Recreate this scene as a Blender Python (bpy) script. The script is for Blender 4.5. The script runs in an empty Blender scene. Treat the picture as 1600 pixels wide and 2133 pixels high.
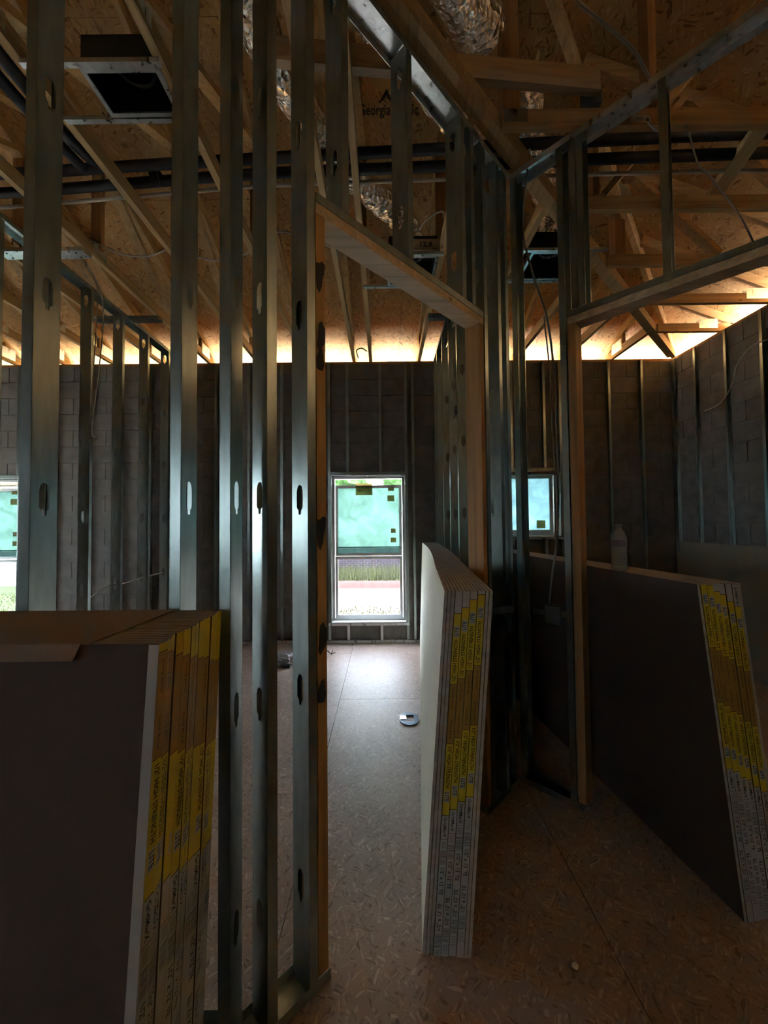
import bpy, bmesh, math, random
from mathutils import Vector, Matrix, noise

random.seed(7)
scene = bpy.context.scene
COL = scene.collection
PI = math.pi

# ------------------------------------------------------------------ camera
F_PX, PITCH, ROLL, EYE = 812.86, math.radians(1.68), math.radians(0.55), 1.45
cam_d = bpy.data.cameras.new('camera')
cam = bpy.data.objects.new('camera', cam_d)
COL.objects.link(cam)
cam_d.sensor_fit = 'HORIZONTAL'
cam_d.sensor_width = 36.0
cam_d.lens = F_PX / 1600 * 36.0
cam_d.clip_start = 0.02
fw = Vector((0, math.cos(PITCH), math.sin(PITCH)))
rt = Vector((1, 0, 0))
up = Vector((0, -math.sin(PITCH), math.cos(PITCH)))
r2 = rt * math.cos(ROLL) - up * math.sin(ROLL)
u2 = rt * math.sin(ROLL) + up * math.cos(ROLL)
M = Matrix((r2, u2, -fw)).transposed().to_4x4()
M.translation = Vector((0, 0, EYE))
cam.matrix_world = M
scene.camera = cam

# ------------------------------------------------------------------ world, sun, exposure
world = bpy.data.worlds.new('sky')
scene.world = world
world.use_nodes = True
bg = world.node_tree.nodes['Background']
bg.inputs['Color'].default_value = (0.80, 0.92, 1.0, 1)
bg.inputs['Strength'].default_value = 3.0
sun_d = bpy.data.lights.new('sun', 'SUN')
sun_d.energy = 4.0
sun_d.angle = math.radians(2)
sun_d.color = (1.0, 0.95, 0.86)
sun = bpy.data.objects.new('sun', sun_d)
COL.objects.link(sun)
sun.rotation_euler = Vector((.42, -.06, .90)).to_track_quat('Z', 'Y').to_euler()   # high sun, square to the far windows
scene.view_settings.view_transform = 'Standard'
scene.view_settings.look = 'None'
scene.view_settings.gamma = 1
scene.view_settings.use_curve_mapping = False
scene.view_settings.exposure = 4.55
cy = scene.cycles
cy.max_bounces = 7
cy.diffuse_bounces = 5
cy.glossy_bounces = 4
cy.use_adaptive_sampling = True
cy.adaptive_threshold = 0.06
cy.transparent_max_bounces = 12
cy.transmission_bounces = 4
cy.caustics_reflective = False
cy.caustics_refractive = False
cy.sample_clamp_indirect = 6.0
cy.use_denoising = True

# ------------------------------------------------------------------ helpers
ORG = {}


def link(o, parent=None, org=None):
    COL.objects.link(o)
    if parent is not None:
        o.parent = parent
    ORG[o.name] = Vector(org) if org is not None else Vector((0, 0, 0))
    return o


def tag(o, label=None, cat=None, group=None, kind=None):
    if label:
        o['label'] = label
    if cat:
        o['category'] = cat
    if group:
        o['group'] = group
    if kind:
        o['kind'] = kind
    return o


def thing(name, loc, label=None, cat=None, group=None, kind=None, parent=None):
    o = bpy.data.objects.new(name, None)
    o.empty_display_size = 0.1
    base = ORG[parent.name] if parent is not None else Vector((0, 0, 0))
    o.location = Vector(loc) - base
    link(o, parent, loc)
    return tag(o, label, cat, group, kind)


class MB:
    """Collects geometry in world coordinates; build() links it as one mesh object."""

    def __init__(s):
        s.v, s.f, s.m = [], [], []

    def add(s, vs, fs, mi=0):
        b = len(s.v)
        s.v += [tuple(p) for p in vs]
        s.f += [tuple(b + i for i in f) for f in fs]
        s.m += [mi] * len(fs)
        return s

    def box(s, x0, x1, y0, y1, z0, z1, mi=0):
        vs = [(x, y, z) for z in (z0, z1) for y in (y0, y1) for x in (x0, x1)]
        return s.add(vs, [(0, 2, 3, 1), (4, 5, 7, 6), (0, 1, 5, 4), (2, 6, 7, 3), (0, 4, 6, 2), (1, 3, 7, 5)], mi)

    def bar(s, p0, p1, w, h, upv=(0, 0, 1), mi=0):
        """bar between two points (centre line), w wide, h high"""
        p0, p1 = Vector(p0), Vector(p1)
        d = (p1 - p0).normalized()
        side = d.cross(Vector(upv)).normalized()
        u = side.cross(d).normalized()
        vs = []
        for p in (p0, p1):
            for a, b in ((-1, -1), (1, -1), (1, 1), (-1, 1)):
                vs.append(p + side * (a * w / 2) + u * (b * h / 2))
        return s.add(vs, [(0, 1, 2, 3), (7, 6, 5, 4), (0, 4, 5, 1), (1, 5, 6, 2), (2, 6, 7, 3), (3, 7, 4, 0)], mi)

    def prism(s, poly, nrm, t, mi=0):
        n = len(poly)
        nv = Vector(nrm) * t
        vs = [Vector(p) for p in poly] + [Vector(p) + nv for p in poly]
        fs = [tuple(range(n)), tuple(range(2 * n - 1, n - 1, -1))]
        fs += [(i, i + n, (i + 1) % n + n, (i + 1) % n) for i in range(n)]
        return s.add(vs, fs, mi)

    def tube(s, pts, r, n=8, mi=0, cap=True):
        pts = [Vector(p) for p in pts]
        rings = []
        prev = None
        for i, p in enumerate(pts):
            a = pts[max(0, i - 1)]
            b = pts[min(len(pts) - 1, i + 1)]
            d = (b - a).normalized()
            if prev is None:
                prev = Vector((0, 0, 1)) if abs(d.z) < .9 else Vector((1, 0, 0))
            side = d.cross(prev).normalized()
            u = side.cross(d).normalized()
            prev = u
            rr = r[i] if isinstance(r, (list, tuple)) else r
            rings.append([p + (side * math.cos(2 * PI * k / n) + u * math.sin(2 * PI * k / n)) * rr for k in range(n)])
        vs = [q for ring in rings for q in ring]
        fs = []
        for i in range(len(rings) - 1):
            for k in range(n):
                fs.append((i * n + k, i * n + (k + 1) % n, (i + 1) * n + (k + 1) % n, (i + 1) * n + k))
        if cap:
            fs.append(tuple(range(n - 1, -1, -1)))
            fs.append(tuple((len(rings) - 1) * n + k for k in range(n)))
        return s.add(vs, fs, mi)

    def lathe(s, prof, c, n=24, mi=0):
        vs, fs = [], []
        for r, z in prof:
            for k in range(n):
                a = 2 * PI * k / n
                vs.append((c[0] + r * math.cos(a), c[1] + r * math.sin(a), c[2] + z))
        for i in range(len(prof) - 1):
            for k in range(n):
                fs.append((i * n + k, i * n + (k + 1) % n, (i + 1) * n + (k + 1) % n, (i + 1) * n + k))
        fs.append(tuple(range(n - 1, -1, -1)))
        fs.append(tuple((len(prof) - 1) * n + k for k in range(n)))
        return s.add(vs, fs, mi)

    def mesh(s, name, mats, org=(0, 0, 0), smooth=False):
        me = bpy.data.meshes.new(name)
        o = Vector(org)
        me.from_pydata([tuple(Vector(p) - o) for p in s.v], [], s.f)
        for m in (mats if isinstance(mats, (list, tuple)) else [mats]):
            me.materials.append(m)
        if any(s.m):
            me.polygons.foreach_set('material_index', s.m)
        if smooth:
            me.polygons.foreach_set('use_smooth', [True] * len(s.f))
        me.update()
        return me

    def build(s, name, mats, parent=None, loc=None, smooth=False, kind=None):
        base = ORG[parent.name] if parent is not None else Vector((0, 0, 0))
        org = Vector(loc) if loc is not None else base
        o = bpy.data.objects.new(name, s.mesh(name, mats, org, smooth))
        o.location = org - base
        link(o, parent, org)
        if kind:
            o['kind'] = kind
        return o


def smooth_path(pts, sub=8):
    P = [Vector(p) for p in pts]
    out = []
    for i in range(len(P) - 1):
        p0, p1, p2, p3 = P[max(0, i - 1)], P[i], P[i + 1], P[min(len(P) - 1, i + 2)]
        for k in range(sub):
            t = k / sub
            out.append(0.5 * ((2 * p1) + (-p0 + p2) * t + (2 * p0 - 5 * p1 + 4 * p2 - p3) * t * t + (-p0 + 3 * p1 - 3 * p2 + p3) * t ** 3))
    out.append(P[-1])
    return out


# ------------------------------------------------------------------ materials
MAT = {}


def nt(name):
    m = bpy.data.materials.new(name)
    m.use_nodes = True
    t = m.node_tree
    b = t.nodes['Principled BSDF']
    MAT[name] = m
    return m, t, b


def node(t, typ, **kw):
    n = t.nodes.new(typ)
    for k, v in kw.items():
        if k in n.inputs:
            n.inputs[k].default_value = v
        else:
            setattr(n, k, v)
    return n


def ramp(t, fac, stops):
    r = t.nodes.new('ShaderNodeValToRGB')
    e = r.color_ramp.elements
    while len(e) < len(stops):
        e.new(0.5)
    for el, (p, c) in zip(e, stops):
        el.position = p
        el.color = (*c, 1)
    t.links.new(fac, r.inputs['Fac'])
    return r.outputs['Color']


def pos(t, scale=(1, 1, 1), rot=(0, 0, 0), objrand=False):
    g = node(t, 'ShaderNodeNewGeometry')
    mp = node(t, 'ShaderNodeMapping')
    mp.inputs['Scale'].default_value = scale
    mp.inputs['Rotation'].default_value = rot
    t.links.new(g.outputs['Position'], mp.inputs['Vector'])
    return mp.outputs['Vector']


def bump(t, b, height, strength=.3, dist=.002):
    bn = node(t, 'ShaderNodeBump', Strength=strength, Distance=dist)
    t.links.new(height, bn.inputs['Height'])
    t.links.new(bn.outputs['Normal'], b.inputs['Normal'])


def plain(name, col, rough=.6, metal=0.0, var=.12, scale=12.0, bmp=0.0):
    m, t, b = nt(name)
    nz = node(t, 'ShaderNodeTexNoise', Scale=scale, Detail=5.0)
    t.links.new(pos(t), nz.inputs['Vector'])
    lo = tuple(c * (1 - var) for c in col)
    hi = tuple(min(1, c * (1 + var)) for c in col)
    t.links.new(ramp(t, nz.outputs['Fac'], [(.3, lo), (.7, hi)]), b.inputs['Base Color'])
    b.inputs['Roughness'].default_value = rough
    b.inputs['Metallic'].default_value = metal
    if bmp:
        bump(t, b, nz.outputs['Fac'], bmp)
    return m


def wood(name, col, axis, rough=.62, knots=True):
    m, t, b = nt(name)
    sc = [38.0, 38.0, 38.0]
    sc['xyz'.index(axis)] = 1.6
    v = pos(t, tuple(sc))
    nz = node(t, 'ShaderNodeTexNoise', Scale=1.0, Detail=6.0, Distortion=.6)
    t.links.new(v, nz.inputs['Vector'])
    c1 = ramp(t, nz.outputs['Fac'], [(.3, tuple(c * .72 for c in col)), (.52, col), (.75, tuple(min(1, c * 1.18) for c in col))])
    if knots:
        sk = [9.0, 9.0, 9.0]
        sk['xyz'.index(axis)] = 3.2
        vo = node(t, 'ShaderNodeTexVoronoi', Scale=1.0)
        t.links.new(pos(t, tuple(sk)), vo.inputs['Vector'])
        kf = ramp(t, vo.outputs['Distance'], [(.03, (1, 1, 1)), (.10, (0, 0, 0))])
        mx = node(t, 'ShaderNodeMix', data_type='RGBA')
        t.links.new(kf, mx.inputs['Factor'])
        t.links.new(c1, mx.inputs['A'])
        mx.inputs['B'].default_value = (col[0] * .3, col[1] * .22, col[2] * .15, 1)
        c1 = mx.outputs['Result']
    t.links.new(c1, b.inputs['Base Color'])
    b.inputs['Roughness'].default_value = rough
    bump(t, b, nz.outputs['Fac'], .15, .001)
    return m


def osb(name, dark, mid, light, rough, scale=1.0):
    m, t, b = nt(name)
    cols = []
    wn = node(t, 'ShaderNodeTexNoise', Scale=9.0, Detail=2.0)
    t.links.new(pos(t), wn.inputs['Vector'])
    for k, rz in enumerate((.35, 1.25, 2.2)):
        mp = node(t, 'ShaderNodeMapping')
        mp.inputs['Scale'].default_value = (14 * scale, 85 * scale, 30 * scale)
        mxv = node(t, 'ShaderNodeMix', data_type='VECTOR')
        mxv.inputs['Factor'].default_value = .06
        t.links.new(pos(t, (1, 1, 1), (0, 0, rz)), mxv.inputs['A'])
        t.links.new(wn.outputs['Color'], mxv.inputs['B'])
        t.links.new(mxv.outputs['Result'], mp.inputs['Vector'])
        vo = node(t, 'ShaderNodeTexVoronoi', Scale=1.0, Randomness=1.0)
        t.links.new(mp.outputs['Vector'], vo.inputs['Vector'])
        sep = node(t, 'ShaderNodeSeparateColor')
        t.links.new(vo.outputs['Color'], sep.inputs['Color'])
        cols.append(sep.outputs['Red'])
    n1 = node(t, 'ShaderNodeTexNoise', Scale=14.0 * scale, Detail=1.0)
    t.links.new(pos(t), n1.inputs['Vector'])
    s1 = ramp(t, n1.outputs['Fac'], [(.47, (0, 0, 0)), (.53, (1, 1, 1))])
    n2 = node(t, 'ShaderNodeTexNoise', Scale=17.0 * scale, Detail=1.0)
    t.links.new(pos(t, (1, 1, 1), (1, 2, 0)), n2.inputs['Vector'])
    s2 = ramp(t, n2.outputs['Fac'], [(.5, (0, 0, 0)), (.56, (1, 1, 1))])
    m1 = node(t, 'ShaderNodeMix', data_type='FLOAT')
    t.links.new(s1, m1.inputs['Factor'])
    t.links.new(cols[0], m1.inputs['A'])
    t.links.new(cols[1], m1.inputs['B'])
    m2 = node(t, 'ShaderNodeMix', data_type='FLOAT')
    t.links.new(s2, m2.inputs['Factor'])
    t.links.new(m1.outputs['Result'], m2.inputs['A'])
    t.links.new(cols[2], m2.inputs['B'])
    c = ramp(t, m2.outputs['Result'], [(.0, dark), (.22, mid), (.8, mid), (1.0, light)])
    # larger stains
    n3 = node(t, 'ShaderNodeTexNoise', Scale=1.3, Detail=4.0)
    t.links.new(pos(t), n3.inputs['Vector'])
    st = ramp(t, n3.outputs['Fac'], [(.35, (.78, .76, .74)), (.65, (1.1, 1.08, 1.05))])
    mu = node(t, 'ShaderNodeMix', data_type='RGBA', blend_type='MULTIPLY')
    mu.inputs['Factor'].default_value = 1
    t.links.new(c, mu.inputs['A'])
    t.links.new(st, mu.inputs['B'])
    t.links.new(mu.outputs['Result'], b.inputs['Base Color'])
    b.inputs['Roughness'].default_value = rough
    bump(t, b, m2.outputs['Result'], .25, .0015)
    return m


def galv(name, col, rough):
    m, t, b = nt(name)
    nz = node(t, 'ShaderNodeTexNoise', Scale=30.0, Detail=4.0)
    t.links.new(pos(t, (1, 1, .25)), nz.inputs['Vector'])
    t.links.new(ramp(t, nz.outputs['Fac'], [(.3, tuple(c * .85 for c in col)), (.7, tuple(c * 1.12 for c in col))]), b.inputs['Base Color'])
    b.inputs['Metallic'].default_value = 1.0
    rr = node(t, 'ShaderNodeMapRange')
    rr.inputs['To Min'].default_value = rough * .85
    rr.inputs['To Max'].default_value = rough * 1.2
    t.links.new(nz.outputs['Fac'], rr.inputs['Value'])
    t.links.new(rr.outputs['Result'], b.inputs['Roughness'])
    return m


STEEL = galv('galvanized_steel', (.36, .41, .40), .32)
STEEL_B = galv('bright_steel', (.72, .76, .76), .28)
OSBR = osb('roof_osb', (.26, .13, .04), (.58, .34, .135), (.74, .49, .25), .75)
OSBF = osb('floor_osb', (.26, .185, .155), (.47, .355, .31), (.72, .60, .54), .42, 1.9)
WY = wood('truss_wood_y', (.60, .39, .18), 'y')
WX = wood('truss_wood_x', (.52, .31, .13), 'x')
WZ = wood('stud_wood', (.42, .22, .085), 'z')
WPAL = wood('pale_header_wood', (.60, .46, .31), 'x')
WPLATE = wood('plate_wood', (.40, .22, .09), 'x')
BLOCK = plain('concrete_block', (.19, .178, .165), .9, 0, .22, 9, .25)
MORTAR = plain('mortar', (.17, .16, .15), .95, 0, .1, 20)
BROWN = plain('brown_gypsum_paper', (.10, .068, .052), .8, 0, .06, 6)
IVORY = plain('ivory_gypsum_paper', (.70, .67, .56), .75, 0, .04, 5)
EDGE = plain('gypsum_edge', (.42, .40, .38), .9, 0, .15, 40)
TOPEDGE = plain('folded_paper_edge', (.36, .31, .28), .85, 0, .12, 30)
T_YEL = plain('tape_yellow', (.62, .50, .025), .5, 0, .04)
T_WHT = plain('tape_white', (.44, .46, .47), .5, 0, .04)
T_TAN = plain('tape_tan', (.36, .22, .045), .5, 0, .05)
INK = plain('ink_black', (.015, .015, .02), .6, 0, 0)
INKB = plain('ink_blue', (.02, .03, .09), .6, 0, 0)
INKT = plain('ink_brown', (.12, .06, .015), .6, 0, 0)
INKG = plain('ink_grey', (.16, .17, .18), .6, 0, 0)
KRAFT = plain('cover_paper', (.24, .17, .125), .8, 0, .12, 5, .3)
VINYL = plain('white_vinyl', (.78, .80, .80), .4, 0, .02)
BLACKF = plain('black_pipe_foam', (.012, .012, .016), .55, 0, .1)
PIPEW = plain('pale_pipe', (.55, .50, .42), .45, 0, .05)
CABLE = plain('grey_cable', (.30, .28, .25), .5, 0, .05)
CABLEW = plain('white_cable', (.6, .58, .54), .5, 0, .05)
BOXBLK = plain('duct_board_depth_black', (.006, .006, .007), .5, 0, .05)  # black lining; also stands in for the dark depth the shallow boxes lack
PLASTB = plain('blue_box_plastic', (.10, .12, .14), .45, 0, .05)
STICKD = plain('sticker_print', (.30, .26, .14), .7, 0, .05)
LAWN = plain('lawn', (.02, .042, .002), .9, 0, .35, 3)
SOIL = plain('pale_sand', (.62, .56, .48), .95, 0, .15, 2)
CLAY = plain('red_clay', (.045, .006, .002), .95, 0, .25, 4)
CONC = plain('concrete_slab', (.55, .54, .52), .9, 0, .05, 2)
BRICKM = plain('mauve_brick', (.03, .018, .027), .9, 0, .3, 14)
WHITEW = plain('white_siding', (.45, .47, .50), .7, 0, .03)
LEAF = plain('leaf_green', (.09, .20, .05), .8, 0, .4, 3, .6)
BARK = plain('bark', (.12, .08, .05), .9, 0, .2, 10)
PAPER = plain('torn_paper', (.62, .58, .5), .8, 0, .08)
RINGM = plain('painted_metal_disc', (.10, .14, .18), .3, .6, .1)


def foil():
    m, t, b = nt('foil_jacket')
    nz = node(t, 'ShaderNodeTexNoise', Scale=26.0, Detail=6.0, Distortion=1.2)
    t.links.new(pos(t), nz.inputs['Vector'])
    wv = node(t, 'ShaderNodeTexVoronoi', Scale=34.0)
    t.links.new(pos(t), wv.inputs['Vector'])
    ad = node(t, 'ShaderNodeMath', operation='ADD')
    t.links.new(nz.outputs['Fac'], ad.inputs[0])
    t.links.new(wv.outputs['Distance'], ad.inputs[1])
    b.inputs['Base Color'].default_value = (.85, .85, .85, 1)
    b.inputs['Metallic'].default_value = 1
    b.inputs['Roughness'].default_value = .13
    bump(t, b, ad.outputs[0], 1.0, .02)
    return m


FOIL = foil()


def film(name, tint, white, mixf):
    """tinted protective film on a pane: mostly clear, a little milky"""
    m = bpy.data.materials.new(name)
    m.use_nodes = True
    t = m.node_tree
    t.nodes.clear()
    out = node(t, 'ShaderNodeOutputMaterial')
    tr = node(t, 'ShaderNodeBsdfTransparent')
    tr.inputs['Color'].default_value = (*tint, 1)
    tl = node(t, 'ShaderNodeBsdfTranslucent')
    nz = node(t, 'ShaderNodeTexNoise', Scale=4.0, Detail=5.0, Distortion=1.5)
    t.links.new(pos(t), nz.inputs['Vector'])
    t.links.new(ramp(t, nz.outputs['Fac'], [(.35, tuple(c * .68 for c in white)), (.7, white)]), tl.inputs['Color'])
    gl = node(t, 'ShaderNodeBsdfGlossy', Roughness=.05)
    mx = node(t, 'ShaderNodeMixShader')
    mx.inputs[0].default_value = mixf
    t.links.new(tr.outputs[0], mx.inputs[1])
    t.links.new(tl.outputs[0], mx.inputs[2])
    m2 = node(t, 'ShaderNodeMixShader')
    m2.inputs[0].default_value = .05
    t.links.new(mx.outputs[0], m2.inputs[1])
    t.links.new(gl.outputs[0], m2.inputs[2])
    t.links.new(m2.outputs[0], out.inputs[0])
    return m


STICK = film('window_sticker', (.16, .15, .09), (.62, .52, .28), .7)
FILM_TEAL = film('teal_film', (.12, .165, .152), (.16, .225, .207), .65)
FILM_BLUE = film('pale_blue_film', (.10, .135, .142), (.16, .225, .24), .7)
GLASS = film('dimmed_screened_pane', (.50, .50, .52), (.4, .4, .4), .006)  # screened glass; the grey tint also holds back the glare of the daylight outside
CLEAR = film('clear_pane', (.93, .96, .96), (.9, .95, .95), .04)


def bottle_mat():
    """thin clear plastic: see-through with fresnel gloss"""
    m = bpy.data.materials.new('clear_plastic')
    m.use_nodes = True
    t = m.node_tree
    t.nodes.clear()
    out = node(t, 'ShaderNodeOutputMaterial')
    tr = node(t, 'ShaderNodeBsdfTransparent')
    tr.inputs['Color'].default_value = (.93, .95, .96, 1)
    gl = node(t, 'ShaderNodeBsdfGlossy', Roughness=.08)
    tl = node(t, 'ShaderNodeBsdfTranslucent')
    tl.inputs['Color'].default_value = (.8, .85, .88, 1)
    lw_ = node(t, 'ShaderNodeLayerWeight', Blend=.42)
    m1 = node(t, 'ShaderNodeMixShader')
    m1.inputs[0].default_value = .6
    t.links.new(tr.outputs[0], m1.inputs[1])
    t.links.new(tl.outputs[0], m1.inputs[2])
    m2 = node(t, 'ShaderNodeMixShader')
    t.links.new(lw_.outputs['Fresnel'], m2.inputs[0])
    t.links.new(m1.outputs[0], m2.inputs[1])
    t.links.new(gl.outputs[0], m2.inputs[2])
    t.links.new(m2.outputs[0], out.inputs[0])
    return m


PLAS = bottle_mat()

# ------------------------------------------------------------------ dimensions of the place
D = 4.83            # far block wall, inner face
XR = 3.62           # right block wall, inner face
ZW = 3.49           # underside of the truss bottom chords
ZA, SL = 3.72, math.tan(math.radians(20.5))
XL = -2.46          # left partition, right face
XM = 0.63           # middle partition, left face
S2 = math.sqrt(.5)


def roof_a(x, y):
    return ZA + (D - y) * SL


def roof_b(x, y):
    return ZA + (XR - x) * SL


def roof_c(x, y):
    return ZA + (y + 5.2) * SL


# ------------------------------------------------------------------ floor
floor = thing('floor', (0, 0, 0), kind='structure')
ncol = 0
for i in range(-6, 4):
    x0 = -.38 + 1.14 * i
    off = 3.27 if i % 2 == 0 else 2.14
    for j in range(-4, 2):
        y0 = off + 2.26 * j
        ya, yb = max(y0, -5.2), min(y0 + 2.26, D)
        xa, xb = max(x0, -7.0), min(x0 + 1.14, XR)
        if yb - ya < .05 or xb - xa < .05:
            continue
        MB().box(xa + .0015, xb - .0015, ya + .0015, yb - .0015, -.018, 0).build('floor_panel', OSBF, floor)
MB().box(-7.1, 3.82, -5.3, 5.03, -.30, -.0195).build('slab_edge', MORTAR, floor)

# ------------------------------------------------------------------ block walls
WINS = [(-.655, .265, .245, 2.05), (-5.42, -4.50, .245, 2.05), (1.40, 2.175, 1.27, 2.08)]
YO = D + .20


def wall_boxes(mb, u0, u1, z0, z1, holes, axis, a, b):
    """solid wall with rectangular holes; u runs along the wall, a..b is its thickness"""
    us = sorted({u0, u1, *[h[0] for h in holes], *[h[1] for h in holes]})
    for k in range(len(us) - 1):
        ua, ub = us[k], us[k + 1]
        cuts = sorted([(h[2], h[3]) for h in holes if h[0] <= ua + 1e-6 and h[1] >= ub - 1e-6])
        z = z0
        for c0, c1 in cuts + [(z1, z1)]:
            if c0 > z + 1e-6:
                if axis == 'x':
                    mb.box(ua, ub, a, b, z, c0)
                else:
                    mb.box(a, b, ua, ub, z, c0)
            z = c1


wall_far = thing('wall_far', (-1.5, D, 0), kind='structure')
mb = MB()
wall_boxes(mb, -7.0, XR + .2, -.2, 3.45, WINS, 'x', D + .006, YO)
mb.build('mortar_core', MORTAR, wall_far)
MB().box(-7.0, XR + .2, D + .03, YO - .02, 3.45, ZW).build('top_plate', WPLATE, wall_far)
BW, BH = .4064, .2032


def block_cells(u0, u1, holes, zmax=3.45):
    cells = []
    for r in range(17):
        z0, z1 = r * BH, min((r + 1) * BH, zmax)
        off = 0 if r % 2 else BW / 2
        k = math.floor((u0 - off) / BW)
        u = k * BW + off
        while u < u1:
            segs = [(max(u, u0), min(u + BW, u1))]
            for h in holes:
                if h[2] < z1 - .08 and h[3] > z0 + .08:
                    new = []
                    for a, b in segs:
                        if h[0] >= b or h[1] <= a:
                            new.append((a, b))
                        else:
                            if h[0] > a:
                                new.append((a, h[0]))
                            if h[1] < b:
                                new.append((h[1], b))
                    segs = new
            for a, b in segs:
                if b - a > .05:
                    cells.append((a, b, z0, z1))
            u += BW
    return cells


BLK = {}


def block_obj(a, b, z0, z1, axis, face, parent, out):
    w = round(b - a - .009, 4)
    h = round(z1 - z0 - .009, 4)
    key = (w, h, axis)
    if key not in BLK:
        m = MB()
        if axis == 'x':
            m.box(0, w, 0, .05, 0, h)
        else:
            m.box(0, .05, 0, w, 0, h)
        BLK[key] = m.mesh('block', BLOCK)
    o = bpy.data.objects.new('block', BLK[key])
    j = random.uniform(-.0015, .0015)
    p = Vector((a + .0045, face + j, z0 + .0045)) if axis == 'x' else Vector((face + j, a + .0045, z0 + .0045))
    o.location = p - ORG[parent.name]
    link(o, parent, p)
    return o


cells = block_cells(-7.0, XR, WINS)
vis = [c for c in cells if c[0] > -4.95 and not (c[1] < -2.6 and c[3] < 1.02)]
rest = [c for c in cells if c not in vis]
vis.sort(key=lambda c: abs(c[0]))
for c in vis[:300]:
    block_obj(*c, 'x', D, wall_far, 1)
mb = MB()
for a, b, z0, z1 in rest + vis[300:]:
    mb.box(a + .0045, b - .0045, D, D + .05, z0 + .0045, z1 - .0045)
mb.build('block_remainder', BLOCK, wall_far, kind='stuff')

wall_right = thing('wall_right', (XR, 2.0, 0), kind='structure')
MB().box(XR + .006, XR + .2, -5.4, YO, -.2, 3.45).build('mortar_core', MORTAR, wall_right)
MB().box(XR + .03, XR + .18, -5.4, YO, 3.45, ZW).build('top_plate', WPLATE, wall_right)
for c in block_cells(2.6, D, []):
    block_obj(*c, 'y', XR, wall_right, 1)
mb = MB()
for a, b, z0, z1 in block_cells(-5.2, 2.6 - .2, []):
    mb.box(XR, XR + .05, a + .0045, b - .0045, z0 + .0045, z1 - .0045)
mb.build('block_remainder', BLOCK, wall_right, kind='stuff')

REAR_FILL = [(-3.7, -3.2, 1.3, 2.1)]  # added window behind the camera, out of view, for faint fill light
LEFT_FILL = [(3.2, 3.9, .9, 2.1)]  # added window out of view at the left, lets in more fill daylight
wall_left = thing('wall_left', (-7.1, 0, 0), kind='structure')
mb = MB()
wall_boxes(mb, -5.4, YO, -.2, 6.0, LEFT_FILL, 'y', -7.2, -7.0)
mb.build('block_face', BLOCK, wall_left)
wall_rear = thing('wall_rear', (0, -5.3, 0), kind='structure')
mb = MB()
wall_boxes(mb, -7.0, XR + .2, -.2, 3.64, REAR_FILL, 'x', -5.4, -5.2)
mb.build('block_face', BLOCK, wall_rear)

# ------------------------------------------------------------------ steel studs, tracks, furring
KN = [.312 + .6096 * k for k in range(6)]


TK = .0014


def stud(parent, P, w, f, z0, z1, depth=.092, fl=.032, lip=.008, holes=True, name='stud', mat=None, kz=None):
    """C-shaped steel stud: P near web corner, w direction of the web, f direction of the flanges"""
    m = MB()

    def pt(s, r, z):
        return (P[0] + w[0] * s + f[0] * r, P[1] + w[1] * s + f[1] * r, z)
    w3, f3 = Vector((w[0], w[1], 0)), Vector((f[0], f[1], 0))

    def strip(a, b, n):
        m.prism([pt(*a, z0), pt(*b, z0), pt(*b, z1), pt(*a, z1)], n, TK)
    if lip:
        strip((lip, fl), (0, fl), -f3)
        strip((depth, fl), (depth - lip, fl), -f3)
    strip((0, fl), (0, 0), w3)
    strip((depth, 0), (depth, fl), -w3)
    zs = z0
    hz = [z for z in (kz or KN) if z0 + .08 < z < z1 - .08] if holes else []
    c = depth / 2

    def web(poly):
        m.prism([pt(s_, 0, z_) for s_, z_ in poly], f3, TK)
    for zc in hz:
        za, zb = zc - .075, zc + .075
        web([(0, zs), (depth, zs), (depth, za), (0, za)])
        hw, hh = .018, .046
        shape = [(1, -.55), (1, .55), (.72, .86), (.3, 1), (-.3, 1), (-.72, .86), (-1, .55), (-1, -.55), (-.72, -.72), (-.45, -.74), (-.38, -1.08), (.38, -1.08), (.45, -.74), (.72, -.72)]
        hole, outer = [], []
        for sx, sz in shape:
            x, z = sx * hw, sz * hh
            hole.append((c + x, zc + z))
            k = min(c / abs(x) if x else 1e9, .075 / abs(z) if z else 1e9)
            outer.append((c + x * k, zc + z * k))
        n = len(shape)
        for i in range(n):
            j = (i + 1) % n
            poly = [hole[i], hole[j], outer[j]]
            oi, oj = outer[i], outer[j]
            if abs(oi[0] - oj[0]) > 1e-4 and abs(oi[1] - oj[1]) > 1e-4:   # the cell corner lies between them
                poly.append((depth if max(oi[0], oj[0]) > depth - 1e-4 else 0, zb if max(oi[1], oj[1]) > zb - 1e-4 else za))
            poly.append(oi)
            web(poly)
        zs = zb
    web([(0, zs), (depth, zs), (depth, z1), (0, z1)])
    return m.build(name, mat or STEEL, parent)


def track(parent, A, B, n, z, legs, width=.095, name='track', mat=None):
    """channel from A to B (near face line); n = direction across the wall; legs < 0 hang down"""
    m = MB()
    a, b = Vector((*A, z)), Vector((*B, z))
    n3 = Vector((*n, 0))
    nn = n3 * width
    h = Vector((0, 0, legs))
    m.prism([a, b, b + h, a + h], n3, TK)
    m.prism([a, b, b + nn, a + nn], (0, 0, 1 if legs < 0 else -1), TK)
    m.prism([a + nn, b + nn, b + nn + h, a + nn + h], -n3, TK)
    return m.build(name, mat or STEEL, parent)


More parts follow.
